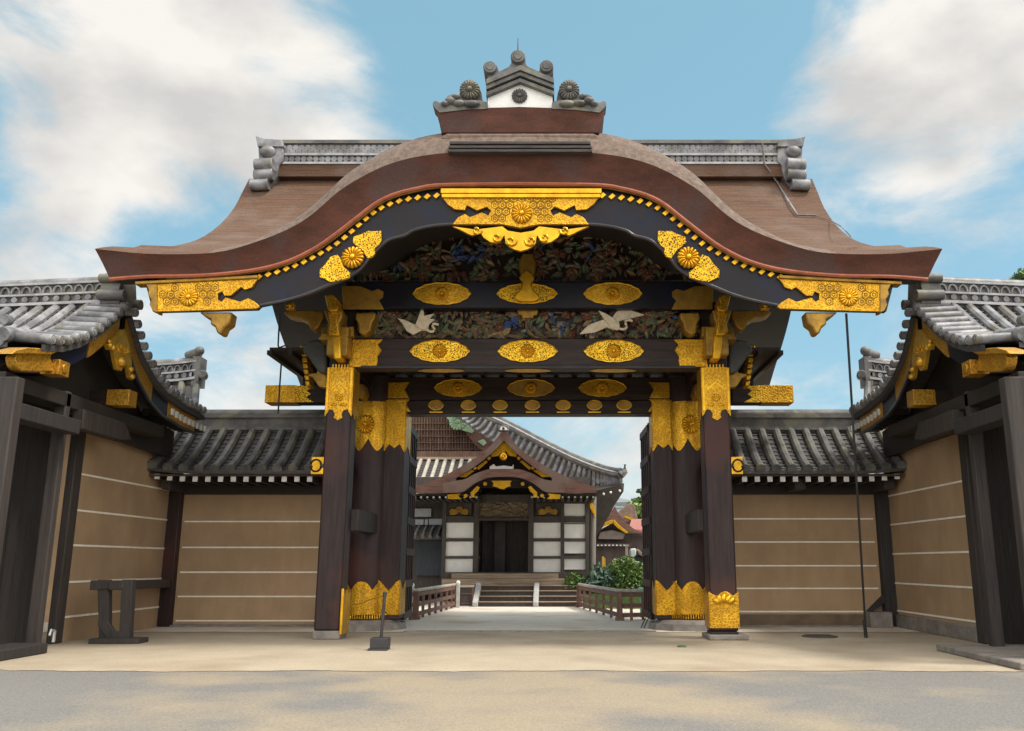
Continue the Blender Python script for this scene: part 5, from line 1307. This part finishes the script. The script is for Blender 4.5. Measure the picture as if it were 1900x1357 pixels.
mb = MB(); mb.poly([(1136,931),(1147,924),(1172,929),(1172,932),(1136,933)], 69.8, 8.4); mb.build('roof', mat('grey_sheet', (.36,.40,.42), (.30,.34,.36), rough=.6), T)
mb = MB(); mb.pbox(1142, 1164, 936, 937.5, 69.9, .1); mb.pbox(1142, 1164, 942, 943.5, 69.9, .1); mb.build('window_band', mat('window_grey', (.16,.2,.22), rough=.3), T)

# ------------------------------------------------------------------ small things
# leaning rods by the right jamb
g = G(1189, 1166); t_ = P(1216, 1108, g[1] + .45)
for k, lab in ((0, 'thin dark rod leaning on the right door jamb, the left one of the pair'), (1, 'thin dark rod leaning on the right door jamb, the right one of the pair')):
    mb = MB(); mb.tube([(g[0]+.06*k, g[1]-.02*k, 0), (t_[0]+.05*k, t_[1], t_[2]-.04*k)], .012, 6); tag(mb.build('leaning_rod', iron), lab, 'rod', 'rods leaning on the jamb')
# teal marker
g = G(1190, 1146); T = thing('garden_marker', g, 'small bright teal rounded marker on a stake behind the right railing', 'marker')
k = (g[1] + D)/1650
c = P(1189, 1100, g[1]); tm = mat('teal_plastic', (.05,.42,.27), (.04,.34,.22), rough=.4, scale=6)
mb = MB(); mb.lathe((c[0], c[1], c[2]), [(.02,-.17),(.055,-.14),(.10,-.04),(.105,.04),(.08,.11),(.03,.14)], 14); mb.build('head', tm, T)
mb = MB(); mb.tube([(c[0], c[1], 0), (c[0], c[1], c[2]-.14)], [.03, .035], 8); mb.build('stake', mat('pale_teal', (.25,.42,.32), rough=.5), T)
# pole on a black base
g = G(703, 1208); T = thing('barrier_pole', g, 'black metal barrier pole on a square base in front of the left main pillar', 'pole')
mb = MB(); a = .2
mb.box(g[0]-.19, g[0]+.13, g[1]-.0, g[1]+.3, 0, .035); mb.box(g[0]-.155, g[0]+.135, g[1]+.01, g[1]+.28, .035, .20); mb.build('base', iron, T, bev=.012)
zt_ = P(706, 1100, g[1]+.15)[2]
mb = MB(); mb.tube([(g[0]+.0, g[1]+.15, .2), (g[0]+.03, g[1]+.15, zt_)], .026, 10); mb.tube([(g[0]+.03, g[1]+.15, zt_-.06), (g[0]+.03, g[1]+.15, zt_+.01)], .036, 10); mb.build('pole', iron, T)
p0 = Vector((g[0]+.03, g[1]+.15, zt_-.05))
mb = MB(); mb.tube(crs([tuple(p0), P(712,1130,1.0), P(722,1142,1.9), P(738,1146,2.15)], 5), .010, 5); mb.tube(crs([tuple(p0), P(690,1112,.6), P(668,1120,1.2), P(655,1122,1.6)], 5), .006, 5); mb.build('cord', iron, T)
# hanging conductor cable at the right
g = G(1607, 1184); t_ = P(1570, 582, -2.35)
mb = MB(); pts = [tuple(Vector(t_).lerp(Vector((g[0], g[1], .02)), q) + Vector((0,0,-.12*math.sin(q*math.pi)))) for q in np.linspace(0, 1, 16)]
mb.tube(pts, .022, 7); mb.tube([(g[0]-.02, g[1]-.02, .34), (g[0], g[1], 0)], .036, 8)
tag(mb.build('hanging_cable', iron), 'long dark cable hanging from the right eave of the gate to the ground', 'cable')
mb = MB(); mb.tube([P(519,584,1.6), P(516,640,1.6), P(517,645,1.6), P(523,660,1.6), P(519,716,1.6), P(516,768,1.6)], .018, 6); mb.tube([P(516,646,1.6), P(530,641,1.6)], .016, 6)
tag(mb.build('drop_wire', iron), 'thin bent wire hanging beside the gold beam end left of the gate', 'wire')
# trestle by the left wall
T = thing('wooden_trestle', (-8.0, -.6, 0), 'dark wooden trestle rail standing along the left gatehouse wall', 'trestle')
X = -8.0
dk = mat('dark_trestle_wood', (.05,.042,.036), (.032,.027,.024), rough=.75, scale=4, stretch=(5,5,.6), bump=.2)
a = PX(200, 1078, X); mb = MB(); mb.prism([(X-.14, -.9, a[2]-.17), (X+.06, -.9, a[2]-.17), (X+.06, -.9, a[2]), (X-.14, -.9, a[2])], (-.82, 4.05, -.06)); mb.build('top_rail', dk, T, bev=.012)
for sg, nm in ((-.42, 1), (.06, 0)):
    mb = MB(); mb.prism([(X+sg+.04*nm, -.86, a[2]+.01), (X+sg+.20+.04*nm, -.86, a[2]+.01), (X+sg+.22+.1*nm, -.80, .08), (X+sg+.03+.12*nm, -.80, .08)], (0, .16, 0)); mb.build('leg', dk, T, bev=.012)
mb = MB(); mb.box(X-.36, X+.52, -.98, -.55, 0, .09); mb.build('foot', dk, T, bev=.012)
mb = MB(); mb.prism([(X-.32+q, -.82, z) for q, z in [(0,.75),(.06,.75),(.12,.45),(.32,.22),(.5,.16),(.5,.08),(.2,.08),(.02,.3)]], (0, .08, 0)); mb.build('brace', dk, T, bev=.01)
mb = MB(); mb.box(X-.48, X-.3, -.9, -.75, a[2]-.17, a[2]+.0); mb.box(X-.4, X+.1, -.88, -.76, a[2]-.15, a[2]-.02); mb.build('cross_bar', dk, T, bev=.01)
# stone corner block at the right
g = G(1632, 1165); T = thing('stone_block', g, 'low grey stone block with a slanted timber in the right wall corner', 'stone')
mb = MB(); mb.box(g[0]-.22, g[0]+.28, g[1]-.1, g[1]+.5, 0, .34); mb.build('block', stone, T, bev=.02)
mb = MB(); mb.prism([(g[0]-.2, g[1]+.1, .34), (g[0]-.1, g[1]+.1, .34), (g[0]+.34, g[1]+.1, .62), (g[0]+.34, g[1]+.1, .74), (g[0]+.2, g[1]+.1, .70)], (0,.16,0)); mb.build('slanted_timber', postd, T, bev=.01)
# drain cover
g = G(1521, 1182); T = thing('drain_cover', g, 'round dark iron drain cover set in the paving below the right wall', 'drain cover')
mb = MB(); mb.lathe((g[0], g[1], 0), [(.34,.001),(.34,.018),(.30,.022)], 28); mb.build('rim', mat('rusty_iron', (.10,.075,.055), (.06,.045,.035), rough=.8, scale=9), T)
mb = MB()
for k in range(7): mb.box(g[0]-.24, g[0]+.24, g[1]-.2+.062*k, g[1]-.17+.062*k, .02, .034)
mb.build('grating', iron, T)
g = G(1265, 1201); mb = MB(); mb.dome((g[0], g[1], .004), (.085,0,0), (0,.05,0), (0,0,.03), 10, 4); tag(mb.build('fallen_leaf', leaf2), 'curled dark green leaf lying on the paving left of the right pillar foot', 'leaf')
# water tap in the left recess
T = thing('water_tap', PX(64, 1190, -8.45), 'small pale metal tap standing on the sill between the left posts', 'tap')
c = PX(64, 1190, -8.45); mtp = mat('pale_metal', (.5,.5,.48), (.4,.4,.38), rough=.35, metal=.8)
mb = MB(); mb.tube([(c[0]+.3, c[1], 0.16), (c[0]+.3, c[1], .34)], .03, 8); mb.build('stem', mtp, T); mb = MB(); mb.tube([(c[0]+.3, c[1], .33), (c[0]+.3, c[1]-.1, .35), (c[0]+.3, c[1]-.13, .27)], .024, 8); mb.build('spout', mtp, T)
# parasol and figure's stand-in objects far right
T = thing('garden_post', P(1163,1050,16.0), 'slim pale post standing behind the large bush', 'post')
mb = MB(); mb.pbox(1160.5, 1165.5, 1014, 1052, 16, .09); mb.box(P(1160.5,1040,16)[0], P(1165.5,1040,16)[0], 16, 16.09, 0, 1.2); mb.build('shaft', mat('pale_wood_post', (.40,.32,.26), (.3,.24,.2), rough=.8), T)
mb = MB(); mb.pbox(1159.5, 1166.5, 1011, 1014, 15.98, .13); mb.build('cap', rail_t, T)

ct = P(1190, 1046, 15.4); T = thing('garden_cart', (ct[0], 15.4, 0), 'dark handcart with a pale rounded bundle and a tan cloth, behind the large bush', 'cart')
navy = mat('navy_cloth', (.02,.022,.035), (.035,.03,.05), rough=.8, scale=6)
mb = MB(); mb.poly([(1172,1052),(1174,1036),(1182,1030),(1196,1033),(1214,1035),(1222,1046),(1216,1056),(1180,1060)], 15.3, .7); bd = mb.build('tub', navy, T, bev=.06)
mb = MB(); mb.poly([(1186,1031),(1180,1020),(1183,1018),(1196,1030),(1197,1035)], 15.2, .5); mb.build('tan_cloth', mat('tan_cloth', (.26,.20,.15), (.2,.16,.12), rough=.9, scale=6), T, bev=.04)
mb = MB(); mb.poly([(1169,1032),(1169,1020),(1172,1018),(1178,1017.5),(1181,1019),(1180,1030),(1176,1036)], 15.1, .35); mb.build('pale_bundle', mat('pale_cloth', (.5,.54,.53), (.42,.45,.45), rough=.8, scale=6), T, bev=.05)
mb = MB(); mb.poly([(1198,1031),(1214,1031),(1216,1036),(1200,1036)], 15.25, .5); mb.build('purple_cover', mat('purple_cloth', (.12,.06,.12), (.09,.05,.1), rough=.85, scale=6), T, bev=.03)
mb = MB(); mb.tube([P(1172,1044,15.1), P(1186,1043,15.1)], .02, 6); mb.build('handle', mat('grey_metal', (.4,.4,.4), rough=.4, metal=.8), T)
for x in (1184, 1208):
    c = P(x, 1062, 15.3); mb = MB(); mb.tube([(c[0], 15.2, .3), (c[0], 15.3, .3)], .3, 20); mb.build('wheel', iron, T, bev=.02)
mb = MB(); mb.box(P(1178,1050,15.4)[0], P(1214,1050,15.4)[0], 15.35, 15.9, .3, P(1190,1056,15.4)[2]); mb.build('frame', iron, T)
T = thing('yellow_post', (P(1119,1046,15.2)[0], 15.2, 0), 'small yellow upright post beside the hall corner post behind the spiky shrub', 'post')
ym = mat('yellow_paint', (.75,.45,.04), (.6,.36,.04), rough=.5, scale=8)
mb = MB(); mb.box(P(1117,1046,15.2)[0], P(1121,1046,15.2)[0], 15.2, 15.24, .2, P(1119,1033,15.2)[2]); mb.build('left_board' if 0 else 'board', ym, T, bev=.006)
mb = MB(); mb.box(P(1121.6,1046,15.2)[0], P(1123.4,1046,15.2)[0], 15.21, 15.25, .2, P(1119,1036,15.2)[2]); mb.build('support', ym, T)
